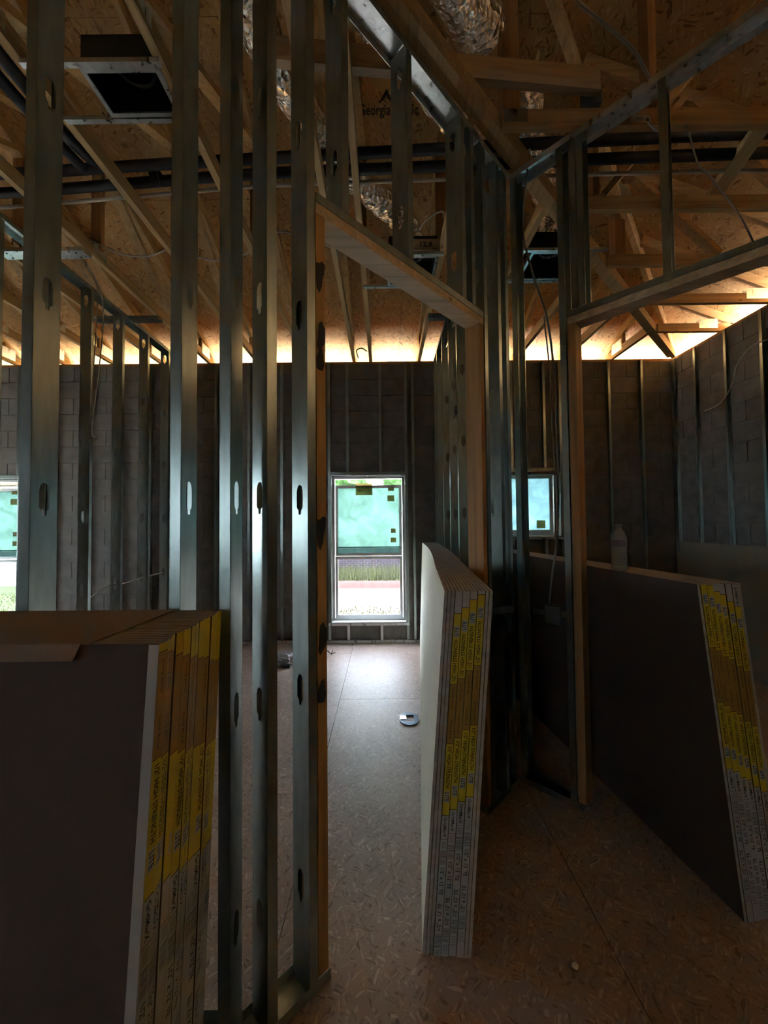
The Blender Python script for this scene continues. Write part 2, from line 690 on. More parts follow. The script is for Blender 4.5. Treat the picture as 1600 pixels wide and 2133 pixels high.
# furring on the far wall
fx = [-.46 + .4064 * k for k in range(-15, 11)]
for x in fx:
    w = [h for h in WINS if h[0] - .02 < x < h[1] + .02]
    if w:
        stud(wall_far, (x, D - .042), (0, 1), (1, 0), w[0][3] + .04, 3.45, .040, .030, 0, False, 'furring_strip')
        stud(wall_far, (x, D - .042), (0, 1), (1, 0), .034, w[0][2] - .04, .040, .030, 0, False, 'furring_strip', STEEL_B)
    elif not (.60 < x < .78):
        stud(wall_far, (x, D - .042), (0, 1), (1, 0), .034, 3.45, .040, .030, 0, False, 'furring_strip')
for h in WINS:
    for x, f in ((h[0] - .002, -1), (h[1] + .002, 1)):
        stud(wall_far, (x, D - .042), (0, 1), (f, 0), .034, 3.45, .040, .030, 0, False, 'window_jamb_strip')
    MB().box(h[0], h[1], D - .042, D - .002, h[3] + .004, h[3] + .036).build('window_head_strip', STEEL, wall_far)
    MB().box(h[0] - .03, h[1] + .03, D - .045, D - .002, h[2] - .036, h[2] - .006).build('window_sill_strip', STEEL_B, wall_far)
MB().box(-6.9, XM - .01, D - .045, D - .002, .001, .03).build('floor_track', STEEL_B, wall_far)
MB().box(XM + .11, XR - .05, D - .045, D - .002, .001, .03).build('floor_track', STEEL, wall_far)
for k, y in enumerate((4.77, 4.45, 4.05, 3.66, 3.25, 2.85)):
    stud(wall_right, (XR - .042, y), (1, 0), (0, -1), .034, 3.45, .040, .030, 0, False, 'furring_strip')
MB().box(XR - .045, XR - .002, 2.4, D - .05, .001, .03).build('floor_track', STEEL, wall_right)

# ------------------------------------------------------------------ windows


def window(n, h, mode):
    x0, x1, z0, z1 = h
    r = thing('window_%d' % n, ((x0 + x1) / 2, D + .1, z0), kind='structure')
    y = D + .07
    f = .035
    m = MB()
    m.box(x0 + .003, x0 + f, y, y + .09, z0 + .003, z1 - .003)
    m.box(x1 - f, x1 - .003, y, y + .09, z0 + .003, z1 - .003)
    m.box(x0 + f, x1 - f, y, y + .09, z1 - f, z1 - .003)
    m.box(x0 + f, x1 - f, y, y + .09, z0 + .003, z0 + f)
    m.build('frame', VINYL, r)
    MB().box(x0 + .003, x1 - .003, D - .04, D + .069, z0 - .004, z0 + .006).build('sill_liner', VINYL, r)
    MB().box(x0 + .001, x0 + .006, D - .04, D + .069, z0 + .007, z1 - .002).build('jamb_liner', STEEL_B, r)
    MB().box(x1 - .006, x1 - .001, D - .04, D + .069, z0 + .007, z1 - .002).build('jamb_liner', STEEL_B, r)
    MB().box(x0 + .007, x1 - .007, D - .04, D + .069, z1 - .006, z1 - .001).build('head_liner', STEEL_B, r)

    def sash(xa, xb, za, zb, yy, s, mat, name, label=None):
        q = MB()
        q.box(xa, xa + s, yy, yy + .03, za, zb)
        q.box(xb - s, xb, yy, yy + .03, za, zb)
        q.box(xa + s, xb - s, yy, yy + .03, za, za + s)
        q.box(xa + s, xb - s, yy, yy + .03, zb - s, zb)
        o = q.build(name, VINYL, r)
        p = MB().box(xa + s, xb - s, yy + .012, yy + .016, za + s, zb - s).build('pane', mat, o)
        if label:
            p['label'] = label
        return o
    if mode == 'hung':
        zm = z0 + .80
        # the upper sash hangs a little open below the head
        MB().box(x0 + f, x1 - f, y + .07, y + .074, z1 - .14, z1 - f).build('pane', GLASS, r)
        us = sash(x0 + f + .004, x1 - f - .004, zm, z1 - .115, y + .03, .034, FILM_TEAL, 'upper_sash', 'teal film over the upper pane')
        MB().box(x0 + .073, x1 - .073, y + .025, y + .029, zm + .034, zm + .10).build('uncovered_strip', GLASS, us)
        MB().box(x0 + .073, x1 - .073, y + .022, y + .030, zm + .102, zm + .115).build('film_edge', FILM_TEAL, us)
        sash(x0 + f + .004, x1 - f - .004, z0 + f, zm - .003, y + .0, .034, GLASS, 'lower_sash')
        st = MB().box(x0 + .30, x0 + .51, y + .024, y + .0255, z1 - .24, z1 - .09).build('sticker', STICK, us)
        q = MB()
        for k in range(4):
            q.box(x0 + .32 + .022 * k, x0 + .335 + .022 * k, y + .022, y + .0235, z1 - .20, z1 - .165)
        q.box(x0 + .43, x0 + .49, y + .022, y + .0235, z1 - .21, z1 - .203)
        q.box(x0 + .43, x0 + .437, y + .022, y + .0235, z1 - .203, z1 - .13)
        q.box(x0 + .483, x0 + .49, y + .022, y + .0235, z1 - .203, z1 - .13)
        q.build('sticker_marks', STICKD, st)
        for dx, dz, w_, h_ in ((.70, .30, .085, .075), (.71, .17, .075, .045), (.74, .70, .06, .055), (.735, .82, .07, .06)):
            s_ = MB().box(x0 + dx, x0 + dx + w_, y + .024, y + .0255, z1 - dz - .02, z1 - dz - .02 + h_).build('sticker', STICK, us)
            q = MB()
            for k in range(4):
                q.box(x0 + dx + .008 + k * w_ / 5, x0 + dx + .008 + k * w_ / 5 + .006, y + .022, y + .0235, z1 - dz - .01, z1 - dz - .03 + h_)
            q.build('sticker_marks', STICKD, s_)
    else:
        s_ = sash(x0 + f + .004, x1 - f - .004, z0 + f, z1 - f, y + .02, .045, FILM_BLUE, 'fixed_sash', 'pale blue film over the pane')
        MB().box(x1 - .25, x1 - .14, y + .026, y + .0275, z0 + .10, z0 + .20).build('sticker', STICK, s_)
    return r


window(1, WINS[0], 'hung')
window(2, WINS[1], 'hung')
window(3, WINS[2], 'fixed')


def fill_window(n, h, axis, at):  # unseen window, added to brighten faces turned to the camera
    x0, x1, z0, z1 = h
    c = (x0 + x1) / 2
    r = thing('window_%d' % n, (c, at, z0) if axis == 'x' else (at, c, z0), kind='structure')
    m = MB()

    def bx_(q, a, b, d0, d1, za, zb):
        if axis == 'x':
            q.box(a, b, at + d0, at + d1, za, zb)
        else:
            q.box(at + d0, at + d1, a, b, za, zb)
    f = .05
    bx_(m, x0 + .002, x0 + f, -.04, .04, z0 + .002, z1 - .002)
    bx_(m, x1 - f, x1 - .002, -.04, .04, z0 + .002, z1 - .002)
    bx_(m, x0 + f, x1 - f, -.04, .04, z0 + .002, z0 + f)
    bx_(m, x0 + f, x1 - f, -.04, .04, z1 - f, z1 - .002)
    bx_(m, x0 + f, x1 - f, -.03, .03, (z0 + z1) / 2 - .02, (z0 + z1) / 2 + .02)
    m.build('frame', VINYL, r)
    p = MB()
    bx_(p, x0 + f, x1 - f, -.003, .003, z0 + f, z1 - f)
    p.build('pane', CLEAR, r)


for k, h in enumerate(REAR_FILL):
    fill_window(4 + k, h, 'x', -5.3)
for k, h in enumerate(LEFT_FILL):
    fill_window(5 + k, h, 'y', -7.1)

# ------------------------------------------------------------------ roof sheathing


def clip(poly, a, b, c):
    out = []
    for i in range(len(poly)):
        p, q = poly[i], poly[(i + 1) % len(poly)]
        dp, dq = a * p[0] + b * p[1] - c, a * q[0] + b * q[1] - c
        if dp >= 0:
            out.append(p)
        if dp * dq < 0:
            t = dp / (dp - dq)
            out.append((p[0] + (q[0] - p[0]) * t, p[1] + (q[1] - p[1]) * t))
    return out


ceiling = thing('ceiling', (0, 0, ZW), kind='structure')


def panels(fn, us, v0, v1, planes, along, ln=2.44):
    g = .0018
    for i in range(len(us) - 1):
        ua, ub = sorted((us[i], us[i + 1]))
        off = (i % 2) * ln / 2
        v = v0 - off
        while v < v1:
            a, b = v, min(v + ln, v1)
            if along == 'x':
                poly = [(a + g, ua + g), (b - g, ua + g), (b - g, ub - g), (a + g, ub - g)]
            else:
                poly = [(ua + g, a + g), (ub - g, a + g), (ub - g, b - g), (ua + g, b - g)]
            for pl in planes:
                poly = clip(poly, *pl)
                if len(poly) < 3:
                    break
            if len(poly) >= 3:
                MB().prism([(x, y, fn(x, y)) for x, y in poly], (0, 0, 1), .012).build('roof_panel', OSBR, ceiling)
            v += ln


panels(roof_a, [5.45, 4.34, 3.32, 2.36, 1.36, .36, -.185], -7.1, 4.24, [(-1, 1, 1.212), (1, 0, -7.1)], 'x')
panels(roof_b, [4.24, 3.06, 2.06, 1.09, .09, -.91, -1.395], -5.9, 5.45, [(1, -1, -1.208), (1, 1, -1.578)], 'y')
panels(roof_c, [-5.82, -4.2, -3.0, -1.8, -.6, -.185], -7.1, 4.24, [(-1, -1, 1.582), (1, 0, -7.1)], 'x', 4.88)
FELT_SEAL = plain('light_seal_felt', (.05, .05, .05), .9)  # unseen layer added above the boards to stop daylight leaking through joints
for fn, pol in ((roof_a, [(-7.1, 5.46), (4.25, 5.46), (-1.395, -.185), (-7.1, -.185)]),
                (roof_b, [(4.25, 5.46), (4.25, -5.83), (-1.395, -.185)]),
                (roof_c, [(-7.1, -5.83), (4.25, -5.83), (-1.395, -.185), (-7.1, -.185)])):
    MB().prism([(x, y, fn(x, y) + .0135) for x, y in pol], (0, 0, 1), .006).build('light_seal_felt', FELT_SEAL, ceiling)
trim = MB().box(-7.1, 4.24, 5.45, 5.49, roof_a(0, 5.45) - .14, roof_a(0, 5.45) + .01).build('trim_1', WPLATE, None, (0, 5.47, 3.2), kind='structure')
trim = MB().box(4.24, 4.28, -5.9, 5.49, roof_a(0, 5.45) - .14, roof_a(0, 5.45) + .01).build('trim_2', WPLATE, None, (4.26, 0, 3.2), kind='structure')

# ------------------------------------------------------------------ trusses
CH = .089


def hip_y(x):
    return .937 * x + 1.438


def gusset(parent, c, n, w=.13, h=.09):
    """toothed plate on the face of a member; n = 'x' or 'y' facing"""
    for s in (-1, 1):
        m = MB()
        o = s * .0205
        if n == 'x':
            m.box(c[0] + o - .0008, c[0] + o + .0008, c[1] - w / 2, c[1] + w / 2, c[2] - h / 2, c[2] + h / 2)
        else:
            m.box(c[0] - w / 2, c[0] + w / 2, c[1] + o - .0008, c[1] + o + .0008, c[2] - h / 2, c[2] + h / 2)
        m.build('gusset_plate', STEEL_B, parent)


def truss_y(x, yend, label, webs):
    r = thing('roof_truss', (x, D, ZW), label, 'roof truss', 'trusses bearing on the far block wall')
    MB().bar((x, 5.0, ZW + CH / 2), (x, yend, ZW + CH / 2), .038, CH).build('bottom_chord', WY, r)
    ct = CH / 2 / math.cos(math.radians(20.5)) + .002
    ye = max(yend, -.185)
    ye = max(ye, x + 1.25)
    MB().bar((x, 5.44, roof_a(x, 5.44) - ct), (x, ye, roof_a(x, ye) - ct), .038, CH).build('top_chord', WY, r)
    for y0, y1 in webs:
        if y0 < max(ye, yend) + .05 or y1 < ye + .05:
            continue
        MB().bar((x, y0, ZW + CH), (x, y1, roof_a(x, y1) - 2 * ct), .038, .075, (1, 0, 0)).build('web', WY if abs(y0 - y1) > .3 else WZ, r)
        gusset(r, (x, y0, ZW + CH * .8), 'x')
    MB().box(x - .019, x + .019, 4.62, 4.71, ZW + CH, roof_a(x, 4.66) - 2 * ct + .015).build('heel_block', WZ, r)
    gusset(r, (x, 4.74, ZW + .10), 'x', .2, .13)
    return r


TX = [(-5.24, 'pine roof truss farthest left, above the left edge of the picture'),
      (-4.63, 'pine roof truss passing over the left grassy window'),
      (-4.02, 'second pine truss to the right of the one over the left window'),
      (-3.41, 'pine truss just left of the truss pair spanned by the upper left steel channels'),
      (-2.80, 'pine truss carrying the left ends of the two short channels over the left partition'),
      (-2.19, 'pine truss carrying the right ends of the two short channels over the left partition'),
      (-1.58, 'pine truss holding the left ends of the big open register bars'),
      (-.97, 'pine truss holding the right ends of the big open register bars'),
      (-.36, 'slanting pine truss left of the close pair above the tall window'),
      (-.15, 'upright-looking pale pine truss holding the left end of the middle register bar'),
      (.46, 'pine truss above the top right of the tall window, right of the middle register'),
      (1.07, 'short pine truss just left of the register above the small window'),
      (1.68, 'short pine truss just right of the register above the small window'),
      (2.29, 'short pine truss seen through the right opening, third from the hip corner'),
      (2.90, 'short pine truss nearest the hip corner over the far right wall')]
for x, lb in TX:
    ye = -5.0 if x < -1.4 else hip_y(x) + .04
    truss_y(x, ye, lb, [(2.95, 2.95), (4.05, 2.9), (1.5, 2.9), (1.4, 1.4), (.2, -.1)])

# hip girder along the diagonal
hg = thing('hip_girder', (.6, 2.0, ZW), 'doubled pine hip girder running diagonally from the far right corner over the steel walls', 'roof girder')
hd = Vector((1, .937, 0)).normalized()
hs = Vector((-hd.y, hd.x, 0))
for s in (-1, 1):
    o = hs * (.0195 * s)
    MB().bar(Vector((3.60, hip_y(3.60), ZW + CH / 2 + .001)) + o, Vector((-1.3, hip_y(-1.3), ZW + CH / 2 + .001)) + o, .038, CH).build('bottom_chord', WY, hg)
MB().bar((4.2, 5.41, roof_a(0, 5.41) - .09), (-1.35, -.14, roof_a(0, -.14) - .09), .045, .14).build('hip_rafter', WY, hg)
for x in (2.75, 2.1, 1.42, .72, .1, -.5):
    y = hip_y(x)
    MB().box(x - .045, x + .045, y - .045, y + .045, ZW + CH, roof_b(x, y) - .12).build('post', WZ, hg)

JY = [(4.17, 'jack truss nearest the hip corner on the right block wall'),
      (3.62, 'second jack truss from the hip corner on the right block wall'),
      (3.07, 'third jack truss from the hip corner, just above the right wooden header'),
      (2.51, 'jack truss behind the black pipes in the right opening'),
      (1.97, 'long jack truss with a cut left end in front of the black pipes'),
      (1.36, 'jack truss over the near edge of the right steel wall'),
      (.75, 'jack truss nearest overhead at the upper right')]
for y, lb in JY:
    xs = (y - 1.438) / .937 + .06
    r = thing('jack_truss', (XR, y, ZW), lb, 'roof truss', 'jack trusses bearing on the right block wall')
    MB().bar((xs, y, ZW + CH / 2), (XR + .17, y, ZW + CH / 2), .038, CH).build('bottom_chord', WX, r)
    ct = CH / 2 / math.cos(math.radians(20.5)) + .002
    xe = max(y - 1.21 + .06, -1.3)
    MB().bar((xe, y, roof_b(xe, y) - ct), (4.22, y, roof_b(4.22, y) - ct), .038, CH).build('top_chord', WX, r)
    for xa, xb in ((2.7, 2.05), (1.45, 2.0), (1.4, 1.4)):
        if min(xa, xb) > xs + .1:
            MB().bar((xa, y, ZW + CH), (xb, y, roof_b(xb, y) - 2 * ct), .038, .075, (0, 1, 0)).build('web', WX if xa != xb else WZ, r)
    gusset(r, (XR - .1, y, ZW + .085), 'y', .2, .1)
    if y == 1.97:
        gusset(r, (.70, y, ZW + .055), 'y', .12, .07)

o = MB().bar((2.073, 2.02, ZW + CH + .02), (2.22, 2.60, ZW + CH + .02), .085, .038).build('roof_brace', wood('pale_brace_wood', (.60, .42, .21), 'y'), None, (2.15, 2.3, ZW + CH))
tag(o, 'pale board lying slantwise between two jack trusses at the upper right', 'wood brace')
o = MB().bar((-.52, 1.745, 3.642), (1.09, 1.885, 3.642), .038, .115).build('blocking_board', wood('grey_board_wood', (.50, .38, .26), 'x'), None, (.3, 1.8, 3.585))
tag(o, 'wide weathered board laid across the truss chords behind the steel studs', 'wood board')
# ------------------------------------------------------------------ partitions
ZT = 3.482
# left partition running to the far wall
pl = thing('steel_partition', (XL - .046, 3.6, 0), 'steel stud partition running back to the far wall left of the near studs', 'stud wall', 'steel stud walls')
for k in range(-5, 4):
    y = 3.25 + .395 * k
    stud(pl, (XL, y), (-1, 0), (0, 1), .004, ZT - .004)
stud(pl, (XL, 4.72), (-1, 0), (0, 1), .004, ZT - .004)
track(pl, (XL + .002, 1.2), (XL + .002, D - .05), (-1, 0), ZT, -.032, .096, 'top_track')
track(pl, (XL + .002, 1.2), (XL + .002, D - .05), (-1, 0), .003, .03, .096, 'bottom_track')
# middle partition
pm = thing('steel_partition', (XM + .046, 3.6, 0), 'steel stud partition between the tall and the small window', 'stud wall', 'steel stud walls')
for y in (2.47, 2.87, 3.274, 3.68, 4.087, 4.49, 4.74):
    stud(pm, (XM, y), (1, 0), (0, 1), .004, ZT - .004)
track(pm, (XM - .002, 2.44), (XM - .002, D - .05), (1, 0), ZT, -.032, .096, 'top_track')
track(pm, (XM - .002, 2.44), (XM - .002, D - .05), (1, 0), .003, .03, .096, 'bottom_track')
# frontal wall at the left foreground
pf = thing('steel_partition', (-.95, 1.13, 0), 'near steel stud wall behind the left gypsum board stack', 'stud wall', 'steel stud walls')
for x in (-2.22, -1.81, -1.40, -.99, -.568, -.429):
    stud(pf, (x, 1.09), (0, 1), (-1, 0), .004, ZT - .004)
track(pf, (-2.40, 1.088), (-.42, 1.088), (0, 1), ZT, -.032, .096, 'top_track')
track(pf, (-2.40, 1.088), (-.42, 1.088), (0, 1), .003, .03, .096, 'bottom_track')
# left diagonal wall with the door opening
tL, nL = (S2, S2), (-S2, S2)


def LP(x):
    return (x, x + 1.475)


pd = thing('steel_partition', (.18, 1.66, 0), 'slanting steel wall with the open doorway to the tall window', 'stud wall', 'steel stud walls')
for x, za, zb in ((-.34, .004, ZT - .004), (-.241, .004, ZT - .004), (-.137, 2.552, ZT - .004), (.113, 2.552, ZT - .004),
                  (.395, 2.552, ZT - .004), (.455, 2.552, ZT - .004), (.535, .004, ZT - .004), (.64, .004, ZT - .004), (.70, .004, ZT - .004)):
    stud(pd, LP(x), nL, tL, za, zb)
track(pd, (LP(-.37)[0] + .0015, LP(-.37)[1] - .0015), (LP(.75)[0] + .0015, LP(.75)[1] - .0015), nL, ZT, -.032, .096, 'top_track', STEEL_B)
track(pd, (LP(-.37)[0] + .0015, LP(-.37)[1] - .0015), (LP(-.185)[0] + .0015, LP(-.185)[1] - .0015), nL, .003, .03, .096, 'bottom_track')
track(pd, (LP(.50)[0] + .0015, LP(.50)[1] - .0015), (LP(.75)[0] + .0015, LP(.75)[1] - .0015), nL, .003, .03, .096, 'bottom_track')


def wood_block(parent, P, Q, n, z0, z1, name, mat, depth=.089):
    pol = [P, Q, (Q[0] + n[0] * depth, Q[1] + n[1] * depth), (P[0] + n[0] * depth, P[1] + n[1] * depth)]
    return MB().prism([(x, y, z0) for x, y in pol], (0, 0, 1), z1 - z0).build(name, mat, parent)


def inset(P, n, d=.002):
    return (P[0] + n[0] * d, P[1] + n[1] * d)


wood_block(pd, inset(LP(-.2155), nL), inset(LP(-.1895), nL), nL, .035, 2.478, 'wood_trimmer', wood('amber_trimmer_wood', (.52, .29, .10), 'z'))
wood_block(pd, inset(LP(.503), nL), inset(LP(.529), nL), nL, .035, 2.478, 'wood_trimmer', WZ)
wood_block(pd, inset(LP(-.2155), nL), inset(LP(.529), nL), nL, 2.48, 2.518, 'wood_header', WPAL)
track(pd, (LP(-.2155)[0], LP(-.2155)[1]), (LP(.529)[0], LP(.529)[1]), nL, 2.5205, .03, .094, 'header_track')
# black spray marks on the trimmer are paint, thin raised patches
TRW = MAT['amber_trimmer_wood']
for zc_, hh_, kk_ in ((2.27, .05, 0), (2.06, .045, 1), (1.98, .035, 2), (1.42, .05, 0), (1.07, .045, 1), (.90, .035, 2)):
    P, Q = Vector((*inset(LP(-.2155), nL, .0015), 0)), Vector((*inset(LP(-.1895), nL, .0015), 0))
    pts = []
    for j in range(12):
        a_ = 2 * PI * j / 12
        rr_ = 1 + .25 * math.sin(3 * a_ + kk_ * 2.1)
        u_ = max(0.02, min(.98, (.35 if kk_ != 1 else .6) + .55 * math.cos(a_) * rr_))
        p_ = P + (Q - P) * u_
        pts.append((p_.x, p_.y, zc_ + hh_ * math.sin(a_) * rr_ + .02 * u_))
    MB().prism(pts, (S2, -S2, 0), .0008).build('paint_mark', INK, pd)
# right diagonal wall
tR, nR = (S2, -S2), (S2, S2)


def RP(x):
    return (x, 2.98 - x)


pr = thing('steel_partition', (1.3, 1.7, 0), 'slanting steel wall with the wide right opening and water bottle behind', 'stud wall', 'steel stud walls')
for x, za, zb in ((.754, .004, ZT - .004), (.94, .004, ZT - .004), (.985, 2.552, ZT - .004), (1.01, 2.552, ZT - .004), (1.262, 2.552, ZT - .004),
                  (1.55, 2.552, ZT - .004), (1.712, .004, ZT - .004), (1.95, .004, ZT - .004), (2.2, .004, ZT - .004)):
    stud(pr, RP(x), nR, tR, za, zb)
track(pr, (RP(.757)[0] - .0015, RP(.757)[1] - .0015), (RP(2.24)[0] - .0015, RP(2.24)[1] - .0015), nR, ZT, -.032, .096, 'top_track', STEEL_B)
track(pr, (RP(.757)[0] - .0015, RP(.757)[1] - .0015), (RP(.985)[0] - .0015, RP(.985)[1] - .0015), nR, .003, .03, .096, 'bottom_track')
track(pr, (RP(1.69)[0] - .0015, RP(1.69)[1] - .0015), (RP(2.24)[0] - .0015, RP(2.24)[1] - .0015), nR, .003, .03, .096, 'bottom_track')
wood_block(pr, inset(RP(.968), nR), inset(RP(.995), nR), nR, .035, 2.478, 'wood_trimmer', WZ)
wood_block(pr, inset(RP(1.676), nR), inset(RP(1.703), nR), nR, .035, 2.478, 'wood_trimmer', WZ)
wood_block(pr, inset(RP(.968), nR), inset(RP(1.703), nR), nR, 2.48, 2.518, 'wood_header', WPAL)
track(pr, RP(.968), RP(1.703), nR, 2.5205, .03, .094, 'header_track')
# horizontal steel blocking beside the corner
P, Q = RP(.81), RP(.94)
MB().bar((P[0] + .01, P[1] + .01, .955), (Q[0] + .01, Q[1] + .01, .965), .003, .032).build('box_support', STEEL, pr)
P, Q = LP(.56), LP(.70)
MB().bar((P[0] + .002, P[1] - .002, .99), (Q[0] + .002, Q[1] - .002, .97), .003, .04).build('box_support', STEEL, pd)
eb = thing('outlet_box', (.89, 2.12, .91), 'dark outlet box on the steel strap beside the right wooden post', 'electrical box')
q = MB()
c0 = Vector((.862, 2.128, .90))
t3, n3 = Vector((*tR, 0)), Vector((*nR, 0))
q.prism([c0, c0 + t3 * .09, c0 + t3 * .09 + n3 * .05, c0 + n3 * .05], (0, 0, 1), .105)
q.build('body', PLASTB, eb)
q = MB()
q.prism([c0 - n3 * .002 + t3 * .005 + Vector((0, 0, .005)), c0 - n3 * .002 + t3 * .085 + Vector((0, 0, .005)), c0 - n3 * .002 + t3 * .085 + Vector((0, 0, .10)), c0 - n3 * .002 + t3 * .005 + Vector((0, 0, .10))], -n3, .003)
q.build('cover_ring', STEEL, eb)

# ------------------------------------------------------------------ short channels between trusses
for xa, xb, y, lb, m_ in ((-2.81, -2.18, 2.83, 'bright short steel channel under the trusses at the far upper left', STEEL_B),
                          (-2.81, -2.18, 3.77, 'dull short steel channel under the trusses above the left partition', STEEL),
                          (.45, 1.08, 3.78, 'short steel channel above the middle partition near the tall window', STEEL)):
    r = thing('ceiling_channel', ((xa + xb) / 2, y, ZW - .034), lb, 'steel channel', 'short channels screwed under the trusses')
    z = ZW - .002
    q = MB()
    q.box(xa, xb, y - .045, y - .0436, z - .03, z)
    q.box(xa, xb, y - .0436, y + .0436, z - .03, z - .0286)
    q.box(xa, xb, y + .0436, y + .045, z - .03, z)
    q.build('channel', m_, r)
    q = MB()
    for xx in (xa + .06, xb - .06):
        for yy in (y - .025, y + .025):
            q.lathe([(.006, -.004), (.006, 0)], (xx, yy, z - .031), 8)
    q.build('screw_heads', INK, r, kind='stuff')

# ------------------------------------------------------------------ ceiling registers


def register(xa, xb, x0, x1, y0, y1, label, tilt=0):
    r = thing('ceiling_register', ((x0 + x1) / 2, (y0 + y1) / 2, ZW - .03), label, 'air register', 'open register boxes hung between trusses')
    for yy in (y0 - .015, y1 + .015):
        MB().box(xa, xb, yy - .012, yy + .012, ZW - .022, ZW - .001).build('hanger_bar', STEEL_B, r)
    f = .02
    m = MB()
    m.box(x0, x0 + f, y0, y1, ZW - .018, ZW - .010)
    m.box(x1 - f, x1, y0, y1, ZW - .018, ZW - .010)
    m.box(x0 + f, x1 - f, y0, y0 + f, ZW - .018, ZW - .010)
    m.box(x0 + f, x1 - f, y1 - f, y1, ZW - .018, ZW - .010)
    m.box(x0, x0 + .004, y0, y1, ZW - .010, ZW + .02)
    m.box(x1 - .004, x1, y0, y1, ZW - .010, ZW + .02)
    m.build('frame', STEEL_B, r)
    m = MB()
    z0, z1, w = ZW - .008, ZW + .13, .012
    xa_, xb_, ya_, yb_ = x0 + f - .004, x1 - f + .004, y0 + f - .004, y1 - f + .004
    m.box(xa_ - w, xa_, ya_, yb_, z0, z1)
    m.box(xb_, xb_ + w, ya_, yb_, z0, z1)
    m.box(xa_ - w, xb_ + w, ya_ - w, ya_, z0, z1)
    m.box(xa_ - w, xb_ + w, yb_, yb_ + w, z0, z1)
    m.box(xa_ - w, xb_ + w, ya_ - w, yb_ + w, z1, z1 + w)
    m.build('box', BOXBLK, r)
    cx, cy = (x0 + x1) / 2, (y0 + y1) / 2
    pts = [(cx + .085 * math.cos(a), cy + .085 * math.sin(a), z1 - .015) for a in [2 * PI * k / 24 for k in range(25)]]
    MB().tube(pts, .008, 6).build('collar_ring', STEEL_B, r)
    return r


register(-1.57, -.96, -1.33, -.96 - .02, 1.665, 1.875, 'large black open register box at the upper left between two pale trusses')
register(-.16, .47, .05, .43, 2.90, 3.27, 'black open register box half hidden behind the left wooden header')
register(1.06, 1.69, 1.13, 1.56, 2.87, 3.21, 'black open register box above the small pale window')

# ------------------------------------------------------------------ foil ducts


def duct(name_label, pts, rad, cat='foil duct'):
    path = smooth_path(pts, 10)
    m = MB()
    n = 22
    rr = [rad * (1 + .035 * math.sin(i * 1.9) + .03 * random.uniform(-1, 1)) for i in range(len(path))]
    m.tube(path, rr, n)
    for i, v in enumerate(m.v):
        p = Vector(v)
        d = noise.noise_vector(p * 14) * .012
        m.v[i] = tuple(p + d)
    o = m.build('flex_duct', FOIL, None, pts[0], True)
    return tag(o, name_label, cat, 'foil flexible ducts in the roof')


duct('foil duct dropping toward the middle register behind the near studs', [(-.74, 1.1, 3.95), (-.62, 1.5, 3.83), (-.54, 1.95, 3.83), (-.36, 2.32, 3.84), (-.15, 2.64, 3.83), (.06, 2.90, 3.86), (.22, 3.06, 3.82), (.24, 3.09, 3.70)], .095)
duct('foil duct lying along the top of the left slanting wall', [(-.35, 1.46, 4.0), (-.12, 1.66, 3.82), (.20, 1.97, 3.80), (.48, 2.24, 3.80), (.64, 2.46, 3.95)], .085)
duct('thick grey foil duct overhead just right of the top centre', [(-.05, 1.0, 4.35), (.12, 1.32, 4.22), (.33, 1.72, 4.02), (.55, 2.0, 4.05)], .13)
duct('foil duct curving down to the register above the small window', [(.86, 2.25, 4.15), (1.02, 2.55, 3.90), (1.18, 2.72, 3.82), (1.34, 2.98, 3.85), (1.345, 3.04, 3.72)], .095)

# ------------------------------------------------------------------ pipes


def pipe(label, pts, r, mat, group, n=12):
    o = MB().tube(smooth_path(pts, 6), r, n).build('pipe', mat, None, pts[0], True)
    return tag(o, label, 'pipe', group)


ZP = ZW + CH
pipe('upper black insulated pipe crossing the trusses', [(-3.3, 2.38, ZP + .075), (-2.4, 2.37, ZP + .07), (-1.46, 2.32, ZP + .07), (-.68, 2.28, ZP + .07), (.31, 2.24, ZP + .075), (1.28, 2.20, ZP + .08), (2.23, 2.17, ZP + .085), (3.4, 2.15, ZP + .08)], .03, BLACKF, 'pipes lying across the trusses')
pipe('lower black insulated pipe crossing the trusses', [(-3.3, 2.51, ZP + .04), (-2.48, 2.47, ZP + .035), (-1.51, 2.40, ZP + .035), (-.70, 2.345, ZP + .035), (.31, 2.31, ZP + .035), (1.31, 2.27, ZP + .035), (2.3, 2.24, ZP + .035), (3.4, 2.22, ZP + .04)], .03, BLACKF, 'pipes lying across the trusses')
pipe('thin pale pipe running beside the black pipes', [(-3.3, 2.58, ZP + .014), (-2.49, 2.55, ZP + .012), (-1.51, 2.47, ZP + .012), (-.70, 2.405, ZP + .012), (.31, 2.375, ZP + .012), (1.34, 2.345, ZP + .012), (2.39, 2.33, ZP + .012), (3.4, 2.33, ZP + .014)], .011, PIPEW, 'pipes lying across the trusses')
pipe('black insulated pipe running toward the viewer, right one at the left edge', [(-1.72, .6, ZP + .05), (-1.745, 1.74, ZP + .04), (-1.745, 2.18, ZP + .05), (-1.70, 2.30, ZP + .07)], .03, BLACKF, 'branch pipes at the upper left')
pipe('black insulated pipe running toward the viewer, left one at the left edge', [(-1.83, .6, ZP + .045), (-1.835, 1.82, ZP + .035), (-1.80, 2.30, ZP + .035)], .03, BLACKF, 'branch pipes at the upper left')
q = MB()
for k in range(4):
    a = [(-1.42 + .014 * k + .004 * math.sin(j), 2.372 + .036 * math.cos(2 * PI * j / 12), ZP + .035 + .036 * math.sin(2 * PI * j / 12)) for j in range(13)]
    q.tube(a, .007, 6)
tag(q.build('pipe_wrap', BLACKF, None, (-1.40, 2.37, ZP), True), 'black tape wrap around the lower pipe at the left', 'pipe wrap')

# ------------------------------------------------------------------ cables


